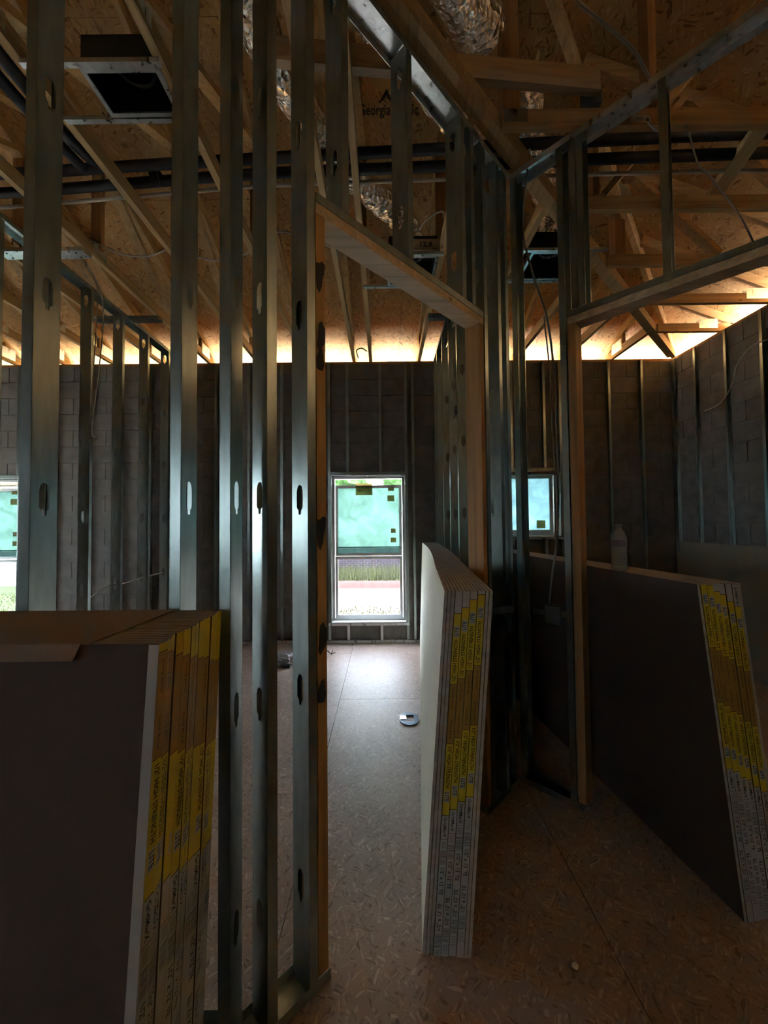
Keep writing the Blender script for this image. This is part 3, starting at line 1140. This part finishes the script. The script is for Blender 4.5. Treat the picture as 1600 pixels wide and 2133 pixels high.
def cable(label, pts, r=.0045, mat=CABLE, sub=8):
    o = MB().tube(smooth_path(pts, sub), r, 6).build('cable', mat, None, pts[0], True)
    return tag(o, label, 'cable')


cable('grey cable hanging down beside the right wooden post to the outlet box', [(.86, 2.19, 3.60), (.835, 2.21, 3.34), (.822, 2.222, 3.15), (.858, 2.186, 2.876), (.911, 2.133, 2.60), (.939, 2.12, 2.295), (.947, 2.118, 1.93), (.95, 2.115, 1.67), (.935, 2.12, 1.34), (.915, 2.14, 1.16), (.902, 2.15, 1.007)], .006)
cable('second thin cable hanging close to the one by the right post', [(.905, 2.15, 2.60), (.925, 2.14, 2.295), (.93, 2.135, 2.0), (.94, 2.13, 1.67), (.93, 2.13, 1.36)], .004)
cable('thick grey cable crossing the upper right corner', [(.70, 1.45, 3.62), (.812, 1.547, 3.605), (.975, 1.626, 3.60), (1.161, 1.721, 3.60), (1.29, 1.80, 3.55)], .008, CABLE)
cable('thin wire dropping to the right wooden header', [(1.36, 1.68, 3.2), (1.386, 1.66, 3.01), (1.406, 1.64, 2.95), (1.44, 1.61, 2.84), (1.478, 1.57, 2.70), (1.50, 1.535, 2.55)], .004)
cable('loose curling wire on the right block wall', [(3.52, 3.30, 3.05), (3.53, 3.494, 3.094), (3.53, 3.68, 3.105), (3.53, 3.838, 2.993), (3.53, 3.90, 2.82), (3.53, 4.047, 2.673), (3.53, 4.25, 2.65)], .006, CABLEW)
cable('left of two wires looping down inside the left partition', [(-2.43, 3.136, 3.62), (-2.43, 3.272, 3.482), (-2.43, 3.263, 3.06), (-2.43, 3.235, 2.64), (-2.43, 3.24, 2.237)], .005)
cable('right of two wires looping down inside the left partition', [(-2.43, 3.16, 3.60), (-2.43, 3.30, 3.499), (-2.43, 3.35, 3.27), (-2.43, 3.31, 2.83), (-2.43, 3.248, 2.40), (-2.425, 3.225, 2.22), (-2.43, 3.29, 2.20)], .005, CABLEW)
cable('wire strung low through the left partition studs', [(-2.50, 3.20, .70), (-2.505, 3.30, .82), (-2.505, 3.37, .857), (-2.505, 3.54, .905), (-2.505, 3.77, .90), (-2.505, 4.07, .915), (-2.505, 4.43, .92)], .005, CABLEW)
cable('wire drooping between the trusses above the left partition', [(-2.19, 2.87, 3.60), (-2.03, 2.965, 3.56), (-1.81, 2.98, 3.55), (-1.60, 2.93, 3.59)], .006, CABLEW)
cable('wire looping between the trusses above the near studs', [(-1.56, 3.0, 3.60), (-1.33, 3.07, 3.57), (-1.06, 3.015, 3.59), (-.81, 2.864, 3.63), (-.66, 2.866, 3.63), (-.38, 2.95, 3.58)], .006, CABLEW)
cable('white wire looping down right of the middle foil duct', [(.28, 2.78, 3.58), (.30, 2.751, 3.6), (.374, 2.682, 3.62), (.43, 2.661, 3.62), (.438, 2.69, 3.60)], .006, CABLEW)
cable('short white hooked wire on the wall plate above the tall window', [(-.30, 4.78, 3.50), (-.315, 4.70, 3.56), (-.25, 4.66, 3.57), (-.185, 4.66, 3.53)], .008, CABLEW)

# fixture box on the middle partition
fb = thing('switch_box', (XM, 3.40, 2.39), 'small bright bracket box on the middle partition beside the wooden post', 'electrical box')
MB().box(XM - .006, XM + .045, 3.345, 3.42, 2.385, 2.46).build('body', PLASTB, fb)
MB().box(XM - .012, XM - .006, 3.335, 3.43, 2.365, 2.385).build('bracket', STEEL_B, fb)
MB().tube(smooth_path([(XM - .004, 3.38, 2.46), (XM - .004, 3.40, 2.7), (XM - .002, 3.41, 3.1), (XM, 3.40, 3.40)], 5), .004, 6).build('lead_wire', CABLE, fb)
# junction box on the jack truss and tag
jb = MB().box(1.03, 1.13, 1.925, 1.948, ZW + .09, ZW + .19).build('junction_box', PLASTB, None, (1.08, 1.94, ZW + .09))
tag(jb, 'dark square junction box above the long jack truss at the upper right', 'electrical box')
tg = thing('truss_tag', (1.34, 1.945, ZW), 'small white printed tag on the long jack truss with a wire', 'tag')
MB().prism([(1.281, 1.947, ZW + .012), (1.395, 1.947, ZW + .004), (1.388, 1.947, ZW + .042), (1.300, 1.947, ZW + .05)], (0, -1, 0), .001).build('card', PAPER, tg)
q = MB()
for k in range(3):
    q.box(1.315, 1.355, 1.9452, 1.9456, ZW + .018 + .008 * k, ZW + .021 + .008 * k)
q.box(1.365, 1.38, 1.9452, 1.9456, ZW + .014, ZW + .03)
q.build('print', INKG, tg)
q = MB().tube(smooth_path([(1.37, 1.94, ZW), (1.40, 1.93, ZW - .05), (1.42, 1.90, ZW - .10)], 5), .003, 6).build('tie_wire', CABLEW, tg)
pp = MB()
pp.prism([(1.60, 2.56, 3.72), (1.68, 2.58, 3.73), (1.73, 2.60, 3.60), (1.70, 2.60, 3.52), (1.66, 2.58, 3.58), (1.64, 2.57, 3.50), (1.62, 2.56, 3.60)], (0, -1, .1), .002)
tag(pp.build('torn_paper', PAPER, None, (1.66, 2.57, 3.5)), 'torn strip of pale paper hanging among the jack trusses', 'paper')

# ------------------------------------------------------------------ lettering
TXT = {}


def text_geo(s):
    if s not in TXT:
        cu = bpy.data.curves.new('lettering', 'FONT')
        cu.body = s
        cu.size = 1.0
        cu.align_x = 'CENTER'
        cu.align_y = 'CENTER'
        cu.resolution_u = 2
        cu.offset = .018
        ob = bpy.data.objects.new('lettering_source', cu)
        COL.objects.link(ob)
        bpy.context.view_layer.update()
        dg = bpy.context.evaluated_depsgraph_get()
        me = ob.evaluated_get(dg).to_mesh()
        vs = [tuple(v.co) for v in me.vertices]
        fs = [tuple(p.vertices) for p in me.polygons]
        xs = [v[0] for v in vs]
        TXT[s] = (vs, fs, max(xs) - min(xs))
        ob.evaluated_get(dg).to_mesh_clear()
        bpy.data.objects.remove(ob)
        bpy.data.curves.remove(cu)
    return TXT[s]


def put_text(mb, s, c, d, u, size, length=None, mi=0):
    """letters centred on c, reading along d, tops toward u; length fits the run"""
    vs, fs, w = text_geo(s)
    c, d, u = Vector(c), Vector(d), Vector(u)
    sx = (length / w) if length else size
    mb.add([c + d * (x * sx) + u * (y * size) for x, y, z in vs], fs, mi)


# ------------------------------------------------------------------ gypsum board stacks
TH = .0127
HT = 1.215


def sheet_mesh(frame, k0, k1, L, mats, bow, off=0.0):
    """board between thickness coordinates k0..k1 of a stack frame, L long"""
    m = MB()
    nseg, nz = 14, 4
    rows = []
    for i in range(nseg + 1):
        a = off + (L - off) * i / nseg
        for j in range(nz + 1):
            h = HT * j / nz
            for k in (k0 + .0011, k1 - .0011):
                rows.append(frame(a, k, h, bow))
    def ix(i, j, s):
        return (i * (nz + 1) + j) * 2 + s
    fs, mi = [], []
    for i in range(nseg):
        for j in range(nz):
            fs.append((ix(i, j, 0), ix(i + 1, j, 0), ix(i + 1, j + 1, 0), ix(i, j + 1, 0))); mi.append(0)
            fs.append((ix(i, j, 1), ix(i, j + 1, 1), ix(i + 1, j + 1, 1), ix(i + 1, j, 1))); mi.append(1)
        fs.append((ix(i, nz, 0), ix(i + 1, nz, 0), ix(i + 1, nz, 1), ix(i, nz, 1))); mi.append(3)
        fs.append((ix(i, 0, 0), ix(i, 0, 1), ix(i + 1, 0, 1), ix(i + 1, 0, 0))); mi.append(3)
    for j in range(nz):
        fs.append((ix(0, j, 0), ix(0, j + 1, 0), ix(0, j + 1, 1), ix(0, j, 1))); mi.append(2)
        fs.append((ix(nseg, j, 0), ix(nseg, j, 1), ix(nseg, j + 1, 1), ix(nseg, j + 1, 0))); mi.append(2)
    m.v = [tuple(p) for p in rows]
    m.f, m.m = fs, mi
    return m


# printed tape pattern: zones by distance v from the middle of the tan field (mirrored, repeating)
ZONES = [(0, .10, 2), (.10, .338, 0), (.338, .613, 1)]
PER = 1.226


def tape_zones(shift, top):
    """list of (h0, h1, material) along the board height for a pattern shifted by `shift`"""
    out = []
    for n in range(-2, 3):
        c = shift + n * PER
        for a, b, m in ZONES:
            for s in (-1, 1):
                h0, h1 = sorted((c + s * a, c + s * b))
                h0, h1 = max(h0, .002), min(h1, top)
                if h1 - h0 > .001:
                    out.append((h0, h1, m))
    return out


def tape(parent, frame, k0, k1, bow, shift, a0, wrap=0):
    """printed end tape and its lettering on the near end of a pair"""
    m = MB()
    e = a0 - .0008
    for h0, h1, mi in tape_zones(shift, HT - .002):
        n = max(1, int((h1 - h0) / .08))
        for i in range(n):
            ha, hb = h0 + (h1 - h0) * i / n, h0 + (h1 - h0) * (i + 1) / n
            A, B, Cc, Dd = frame(e, k0, ha, bow), frame(e, k1, ha, bow), frame(e, k1, hb, bow), frame(e, k0, hb, bow)
            A2, B2, C2, D2 = frame(e + .0007, k0, ha, bow), frame(e + .0007, k1, ha, bow), frame(e + .0007, k1, hb, bow), frame(e + .0007, k0, hb, bow)
            m.add([A, B, Cc, Dd, A2, B2, C2, D2], [(0, 1, 2, 3), (7, 6, 5, 4), (0, 4, 5, 1), (1, 5, 6, 2), (2, 6, 7, 3), (3, 7, 4, 0)], mi)
            if wrap:
                ks = k0 - .0018 if wrap < 0 else k1 + .0018
                m.add([frame(e, ks, ha, bow), frame(e + .02, ks, ha, bow), frame(e + .02, ks, hb, bow), frame(e, ks, hb, bow)], [(0, 1, 2, 3)], 1)
    tp = m.build('end_tape', [T_YEL, T_WHT, T_TAN], parent)
    t = MB()
    km = (k0 + k1) / 2
    W = k1 - k0
    e2 = e - .0006

    def at(h, k=km):
        return frame(e2, k, h, bow)

    kd = (at(.6, k1) - at(.6, k0)).normalized()
    for n in range(-2, 3):
        c = shift + n * PER
        for s in (-1, 1):
            hd_ = (frame(e2, km, .7, bow) - frame(e2, km, .5, bow)).normalized() * s
            ud = kd * (1 if s < 0 else -1)

            def tx(st, v, size, ln, mi):
                h = c + s * v
                if .01 + ln / 2 < h < HT - .01 - ln / 2:
                    put_text(t, st, at(h), hd_, ud, size, ln, mi)

            def bar_(v0, v1, f0, f1, mi, lift=0.0):
                h0, h1 = sorted((c + s * v0, c + s * v1))
                h0, h1 = max(h0, .004), min(h1, HT - .004)
                if h1 > h0:
                    ka, kb = k0 + W * f0, k0 + W * f1
                    q = [frame(e2 + lift, ka, h0, bow), frame(e2 + lift, kb, h0, bow), frame(e2 + lift, kb, h1, bow), frame(e2 + lift, ka, h1, bow)]
                    t.add(q, [(0, 1, 2, 3)], mi)
            tx('Gold Bond', .052, .010, .062, 2)
            bar_(.0985, .1005, 0, 1, 2)
            tx('1/2" HIGH STRENGTH', .178, .017, .138, 0)
            bar_(.257, .296, .12, .88, 4, .0003)
            tx('LITE', .2765, .019, .030, 1)
            bar_(.337, .339, 0, 1, 0)
            tx('GridMarX', .377, .016, .066, 0)
            bar_(.416, .418, 0, 1, 3)
            for j in range(4):
                bar_(.425 + .006 * j, .427 + .006 * j, .15, .85, 3)
            for j in range(9):
                bar_(.455 + .0052 * j, .4572 + .0052 * j + (.0012 if j % 3 == 0 else 0), .08, .92, 3)
            tx('1/2" x 12\' TE', .553, .018, .088, 0)
    if t.v:
        t.build('lettering', [INK, INKB, INKT, INKG, T_WHT], tp, kind='stuff')
    return tp


ORD = ['first', 'second', 'third', 'fourth', 'fifth', 'sixth', 'seventh', 'eighth', 'ninth', 'tenth', 'eleventh', 'twelfth']


def stack(frame, items, L, bow, where, group, shift0, dshift, left_face=None, wrap_first=0):
    """items: 's' single boards and 'p' taped pairs in order from the visible face"""
    k = 0.0
    cnt = {'s': 0, 'p': 0}
    for idx, it in enumerate(items):
        o = ORD[cnt[it]]
        off = random.uniform(0, .006)
        if it == 's':
            mats = [left_face if (idx == 0 and left_face) else BROWN, BROWN, EDGE, TOPEDGE]
            ob = sheet_mesh(frame, k, k + TH, L, mats, bow, off).build('drywall_sheet', mats, None, frame(off, k, 0, bow))
            tag(ob, '%s bare gypsum board from the %s, %s' % (o, where[0], where[1]), 'drywall', group)
            k += TH
        else:
            base = frame(off, k + TH, 0, bow)
            r = thing('drywall_pair', base, '%s taped gypsum board pair from the %s, %s' % (o, where[0], where[1]), 'drywall', group)
            for h in range(2):
                mats = [BROWN, BROWN, EDGE, TOPEDGE]
                sheet_mesh(frame, k + h * TH, k + (h + 1) * TH, L, mats, bow, off).build('sheet', mats, r)
            tape(r, frame, k + .0012, k + 2 * TH - .0012, bow, shift0 + dshift * cnt['p'] + random.uniform(-.004, .004), off, wrap_first if idx == 0 else 0)
            k += 2 * TH
        cnt[it] += 1


# centre stack: leans right through the doorway, runs back beside the tall window
A0, B0 = Vector((.112, 1.352, 0)), Vector((.415, 4.74, 0))
dC = (B0 - A0).normalized()
kC = Vector((dC.y, -dC.x, 0))
LC = (B0 - A0).length


def frame_c(a, k, h, bow):
    lean = (.092 - .05 * max(0.0, a - .8) / (LC - .8)) * h / HT
    t = max(0.0, min(1.0, (a - .8) / (LC - .8)))
    b = bow * math.sin(PI * t) * (h / HT)
    return A0 + dC * a + kC * (k + lean + b) + Vector((0, 0, h + .002))


stack(frame_c, 'sssppppss', LC, .03, ('left', 'in the stack leaning through the doorway'), 'gypsum boards of the doorway stack', HT - .414, .021, IVORY)

# right stack: leans left, runs back under the small window, the bottle stands on it
A1 = Vector((1.283, 1.445, 0))
dR = Vector((-.107, 1, 0)).normalized()
kR = Vector((dR.y, -dR.x, 0))
LR = 3.28


def frame_r(a, k, h, bow):
    return A1 + dR * a + kR * (k - .145 * h / HT) + Vector((0, 0, h + .002))


stack(frame_r, 'spppppps', LR, 0, ('left', 'in the dark stack carrying the water bottle'), 'gypsum boards of the bottle stack', HT - .327, -.0185, None, 0)

# left stack: stands along the near stud wall, its printed ends face right
A2 = Vector((-.446, .655, 0))
dL = Vector((-1, 0, 0))
kL = Vector((0, 1, 0))


def frame_l(a, k, h, bow):
    return A2 + dL * a + kL * (k + .122 * h / HT) + Vector((.004 * math.sin(k * 60), 0, h + .002))


stack(frame_l, 'pppppppppppp', 2.9, 0, ('front', 'in the big stack at the left'), 'gypsum boards of the big left stack', HT - .115, -.0105, None, -1)

# cover sheet lying over the left stack
cv = MB()
zc = HT + .0045
cv.prism([(-.567, 1.062, zc), (-2.6, 1.075, zc), (-2.6, .765, zc), (-.575, .765, zc)], (0, 0, 1), .003)
cv.prism([(-.59, .7635, zc + .003), (-2.6, .7635, zc + .003), (-2.6, .757, zc - .028), (-.60, .757, zc - .028)], (0, -1, 0), .002)
tag(cv.build('cover_sheet', KRAFT, None, (-1.2, .9, zc)), 'dusty brown scrap sheet laid over the top of the big left stack', 'scrap board')

# single sheet leaning on the right wall
q = MB()
bs = [(3.34, 4.66, .002), (3.34, 1.9, .002), (3.535, 1.9, 1.20), (3.535, 4.66, 1.20)]
q.prism(bs, (.98, 0, -.16), .0125)
tag(q.build('drywall_sheet', plain('dull_board_paper', (.27, .25, .19), .8, 0, .05, 3), None, (3.35, 3.3, 0)), 'pale gypsum board leaning alone against the right block wall', 'drywall')

# ------------------------------------------------------------------ water bottle
bc = frame_r(.455, .042, HT, 0)
wb = thing('water_bottle', bc, 'clear plastic water bottle standing on the right board stack', 'bottle')
prof = [(.0, .002), (.026, .0), (.033, .004), (.0345, .014)]
for k in range(8):
    z = .02 + k * .0115
    prof += [(.0345, z), (.0325, z + .004), (.0325, z + .006), (.0345, z + .010)]
prof += [(.0345, .115), (.0345, .150), (.033, .160), (.026, .178), (.018, .190), (.0135, .196), (.0135, .204)]
MB().lathe(prof[1:], bc, 28).build('body', PLAS, wb, smooth=True)
LBL = plain('bottle_label', (.30, .26, .30), .5, 0, .25, 60)
q = MB()
n = 28
vs = []
for z in (.112, .144):
    for kk in range(n):
        a = 2 * PI * kk / n
        vs.append((bc[0] + .0352 * math.cos(a), bc[1] + .0352 * math.sin(a), bc[2] + z))
q.add(vs, [(i, (i + 1) % n, (i + 1) % n + n, i + n) for i in range(n)])
q.build('label_band', LBL, wb, smooth=True)
MB().lathe([(.0150, .2045), (.0150, .217), (.014, .219)], bc, 20).build('cap', plain('bottle_cap', (.35, .38, .40), .4, 0, .02), wb, smooth=True)

# ------------------------------------------------------------------ things on the floor
rd = thing('duct_disc', (.171, 2.925, 0), 'dark oval metal disc with a square cut lying on the floor by the doorway stack', 'metal disc')
q = MB()
n = 28
ou, inn = [], []
for k in range(n):
    a = 2 * PI * k / n
    ou.append((.171 + .073 * math.cos(a), 2.925 + .095 * math.sin(a)))
    ca, sa = math.cos(a), math.sin(a)
    s = .034 / max(abs(ca), abs(sa) * .75)
    inn.append((.174 + ca * s, 2.930 + sa * s))
vs = [(x, y, z) for z in (.002, .010) for x, y in ou + inn]
fs = []
for k in range(n):
    j = (k + 1) % n
    fs += [(k, j, n + j, n + k), (2 * n + k, 3 * n + k, 3 * n + j, 2 * n + j), (k, 2 * n + k, 2 * n + j, j), (n + k, n + j, 3 * n + j, 3 * n + k)]
q.add(vs, fs)
q.build('plate', RINGM, rd)
MB().box(.105, .15, 2.905, 2.96, .0105, .014).build('tab', STEEL_B, rd)

bag = thing('plastic_bag', (-1.056, 4.09, 0), 'crumpled clear plastic bag with black clips on the floor by the far wall', 'plastic bag')
BAGM = plain('bag_plastic', (.30, .29, .31), .18, 0, .3, 18, .8)
bm = bmesh.new()
bmesh.ops.create_icosphere(bm, subdivisions=4, radius=1)
for v in bm.verts:
    d = noise.noise_vector(v.co * 2.3) * .28 + noise.noise_vector(v.co * 6) * .09
    v.co = Vector(((v.co.x + d.x) * .15, (v.co.y + d.y) * .10, max(.0, (v.co.z + d.z + .55) * .075)))
me = bpy.data.meshes.new('film')
bm.to_mesh(me)
bm.free()
me.materials.append(BAGM)
o = bpy.data.objects.new('film', me)
link(o, bag)
for dx in (-.07, .06):
    MB().box(-1.056 + dx - .03, -1.056 + dx + .03, 3.97, 4.0, .001, .035).build('clip', INK, bag)
tw = MB()
for k in range(5):
    a = k * 1.3
    tw.tube([(-.60, 4.36, .01), (-.60 + .05 * math.cos(a), 4.36 + .04 * math.sin(a), .03 + .008 * k)], .004, 5)
tag(tw.build('wire_scrap', INK, None, (-.6, 4.36, 0)), 'small dark tangle of wire on the floor left of the tall window', 'wire scrap')
bm = bmesh.new()
bmesh.ops.create_icosphere(bm, subdivisions=2, radius=1)
for v in bm.verts:
    d = noise.noise_vector(v.co * 3) * .4
    v.co = Vector(((v.co.x + d.x) * .014, (v.co.y + d.y) * .012, (v.co.z + d.z + 1.0) * .007))
me = bpy.data.meshes.new('gypsum_crumb')
bm.to_mesh(me)
bm.free()
me.materials.append(IVORY)
o = bpy.data.objects.new('gypsum_crumb', me)
o.location = (.607, 1.312, .001)
link(o)
tag(o, 'pale crumb of gypsum lying on the dark floor at lower right', 'debris')

# ------------------------------------------------------------------ stamps on the roof boards
sd = Vector((0, -math.cos(math.radians(20.5)), math.sin(math.radians(20.5))))


def stamp(s, x, y, size, flip=False, ln=None):
    t = MB()
    c = Vector((x, y, roof_a(x, y) - .0015))
    put_text(t, s, c, (-1, 0, 0) if flip else (1, 0, 0), -sd if flip else sd, size, ln)
    return t


t = stamp('Georgia-Pacific', .06, 2.78, .085, False, .44)
c = Vector((.045, 2.715, roof_a(0, 2.715) - .0015))
for k in range(3):
    a, b = .055 - .018 * k, .045 - .018 * k
    p0 = c + Vector((0, 0, 0)) + sd * (-.03 + .012 * k)
    t.add([p0 + Vector((-a, 0, 0)), p0 + Vector((-a + .012, 0, 0)) + sd * .0, p0 + Vector((0, 0, 0)) + sd * (b + .012), p0 + sd * (b + .03)], [(0, 1, 2, 3)])
    t.add([p0 + Vector((a - .012, 0, 0)), p0 + Vector((a, 0, 0)), p0 + sd * (b + .03), p0 + sd * (b + .012)], [(0, 1, 2, 3)])
STAMPI = plain('stamp_ink', (.05, .03, .02), .8, 0, 0)
t.build('maker_stamp', STAMPI, ceiling)
stamp('APA', -1.97, 2.80, .09, True, .15).build('grade_stamp', STAMPI, ceiling)
for k in range(6):
    stamp('EXPOSURE 1  24/16', -1.02, 2.60 + .035 * k, .022, True, .17).build('grade_stamp', STAMPI, ceiling)
nb = MB()
put_text(nb, '12.8', (.33, 2.855, ZW + .04), (1, 0, 0), (0, 0, 1), .055, .09)
bb = thing('lettered_block', (.32, 2.87, ZW), 'short grey board end marked with digits above the middle register', 'wood block')
MB().box(.20, .435, 2.858, 2.876, ZW + .001, ZW + .085).build('board', WPAL, bb)
nb.build('lettering', STAMPI, bb, kind='stuff')

# ------------------------------------------------------------------ outside
GZ = -.22
MB().box(-40, 40, 5.03, 9.92, GZ - .2, GZ).build('ground', SOIL, None, (0, 7, GZ), kind='structure')
MB().box(-40, 40, 9.92, 60, GZ - .2, GZ - .001).build('ground_far', plain('rough_turf', (.05, .055, .02), .95, 0, .3, 2), None, (0, 30, GZ), kind='structure')
MB().box(3.82, 40, -40, 5.03, GZ - .2, GZ).build('ground_side', SOIL, None, (20, -10, GZ), kind='structure')
MB().box(-40, 3.82, -40, -5.4, GZ - .2, GZ).build('ground_rear', SOIL, None, (-10, -20, GZ), kind='structure')
MB().box(-40, -7.2, -5.4, 5.03, GZ - .2, GZ).build('ground_left', SOIL, None, (-20, 0, GZ), kind='structure')
lw = MB().box(-30, -4.2, 6.2, 30, GZ, GZ + .01).build('lawn', LAWN, None, (-12, 10, GZ), kind='structure')
sl = MB().box(-4.1, 12, 7.9, 9.9, GZ, GZ + .03).build('path_slab', CONC, None, (3, 9, GZ), kind='structure')
cb = MB()
nx, ny = 40, 6
gv = []
for j in range(ny + 1):
    for i in range(nx + 1):
        x, y = -4 + 16 * i / nx, 9.95 + 1.4 * j / ny
        h = .09 * math.sin(PI * j / ny) + .05 * noise.noise(Vector((x * 2, y * 3, 0))) * math.sin(PI * j / ny)
        gv.append((x, y, GZ + .002 + max(0, h)))
cb.add(gv, [(j * (nx + 1) + i, j * (nx + 1) + i + 1, (j + 1) * (nx + 1) + i + 1, (j + 1) * (nx + 1) + i) for j in range(ny) for i in range(nx)])
tag(cb.build('clay_bank', CLAY, None, (4, 10.6, GZ), True), 'low bank of orange red clay beyond the concrete slab outside', 'clay bank', kind='stuff')


def blades(x0, x1, y0, y1, n, h):
    g = MB()
    for _ in range(n):
        x, y = random.uniform(x0, x1), random.uniform(y0, y1)
        hh = h * random.uniform(.4, 1.2)
        a = random.uniform(0, PI)
        dx, dy = .012 * math.cos(a), .012 * math.sin(a)
        lx, ly = random.uniform(-.3, .3) * hh, random.uniform(-.3, .3) * hh
        g.add([(x - dx, y - dy, GZ), (x + dx, y + dy, GZ), (x + lx, y + ly, GZ + hh)], [(0, 1, 2)])
    return g


GRASS = plain('grass_blades', (.034, .042, .003), .8, 0, .4, 5)
tag(blades(-3, 2.5, 11.3, 13.4, 5000, .30).build('tall_grass', GRASS, None, (0, 12, GZ)), 'strip of tall weedy grass beyond the red clay outside', 'grass', kind='stuff')
tag(blades(-2.4, 1.6, 5.6, 7.8, 3500, .07).build('sparse_grass', GRASS, None, (0, 7, GZ)), 'sparse short grass just outside below the tall window', 'grass', kind='stuff')
tag(blades(-12, -5, 6.5, 9.8, 5000, .05).build('lawn_grass', GRASS, None, (-8, 8, GZ)), 'bright green lawn grass outside the left window', 'grass', kind='stuff')
bw = thing('brick_garden_wall', (0, 14, GZ), 'low mauve brick wall behind the grass outside the tall window', 'brick wall')
MB().box(-4, 3, 14.02, 14.2, GZ, GZ + .80).build('mortar', WHITEW, bw)
bmesh_b = MB().box(0, .20, 0, .03, 0, .062).mesh('brick', BRICKM)
for r_ in range(11):
    for k in range(14):
        o = bpy.data.objects.new('brick', bmesh_b)
        p = Vector((-2.0 + k * .215 + (r_ % 2) * .107, 14.0, GZ + .006 + r_ * .072))
        o.location = p - ORG[bw.name]
        link(o, bw, p)
wh = thing('white_house', (-11.5, 11.5, GZ), 'plain white building standing on the lawn outside the left window', 'building')
MB().box(-19, -7.2, 11.0, 16, GZ, 2.6).build('wall', WHITEW, wh)
MB().prism([(-19.3, 10.7, 2.6), (-6.9, 10.7, 2.6), (-6.9, 16.3, 2.6), (-19.3, 16.3, 2.6)], (0, 0, 1), .15).build('roof', BARK, wh)
for k in range(10):
    MB().box(-12.0 + k * .45, -11.985 + k * .45, 10.985, 11.0, GZ, 2.6).build('siding_seam', VINYL, wh)


def tree(x, y, h, r, label):
    tr = thing('tree', (x, y, GZ), label, 'tree', 'trees beyond the yard')
    MB().tube([(x, y, GZ), (x + .1, y, GZ + h * .3), (x, y + .1, GZ + h * .6)], [.22, .17, .1], 8).build('trunk', BARK, tr)
    m = MB()
    for k in range(9):
        bm = bmesh.new()
        bmesh.ops.create_icosphere(bm, subdivisions=3, radius=1)
        c = Vector((x + random.uniform(-.6, .6) * r, y + random.uniform(-.6, .6) * r, GZ + h * random.uniform(.35, .9)))
        s = r * random.uniform(.4, .65)
        vs = []
        for v in bm.verts:
            d = noise.noise_vector(v.co * 3 + c) * .35
            vs.append(c + (v.co + d) * s)
        m.add(vs, [tuple(v.index for v in f.verts) for f in bm.faces])
        bm.free()
    m.build('crown', LEAF, tr)


for i, (x, y, h, r, lb) in enumerate(((-4.2, 27, 8, 3.0, 'leafy tree far outside behind the left half of the tall window'), (2.4, 31, 9, 2.9, 'leafy tree far outside behind the right half of the tall window'),
                                      (-23, 32, 9, 4, 'leafy tree far outside behind the left grassy window'), (9, 28, 8, 2.6, 'leafy tree far outside behind the small window'), (15.5, 34, 9, 3.0, 'leafy tree farthest right outside the small window'))):
    tree(x, y, h, r, lb)
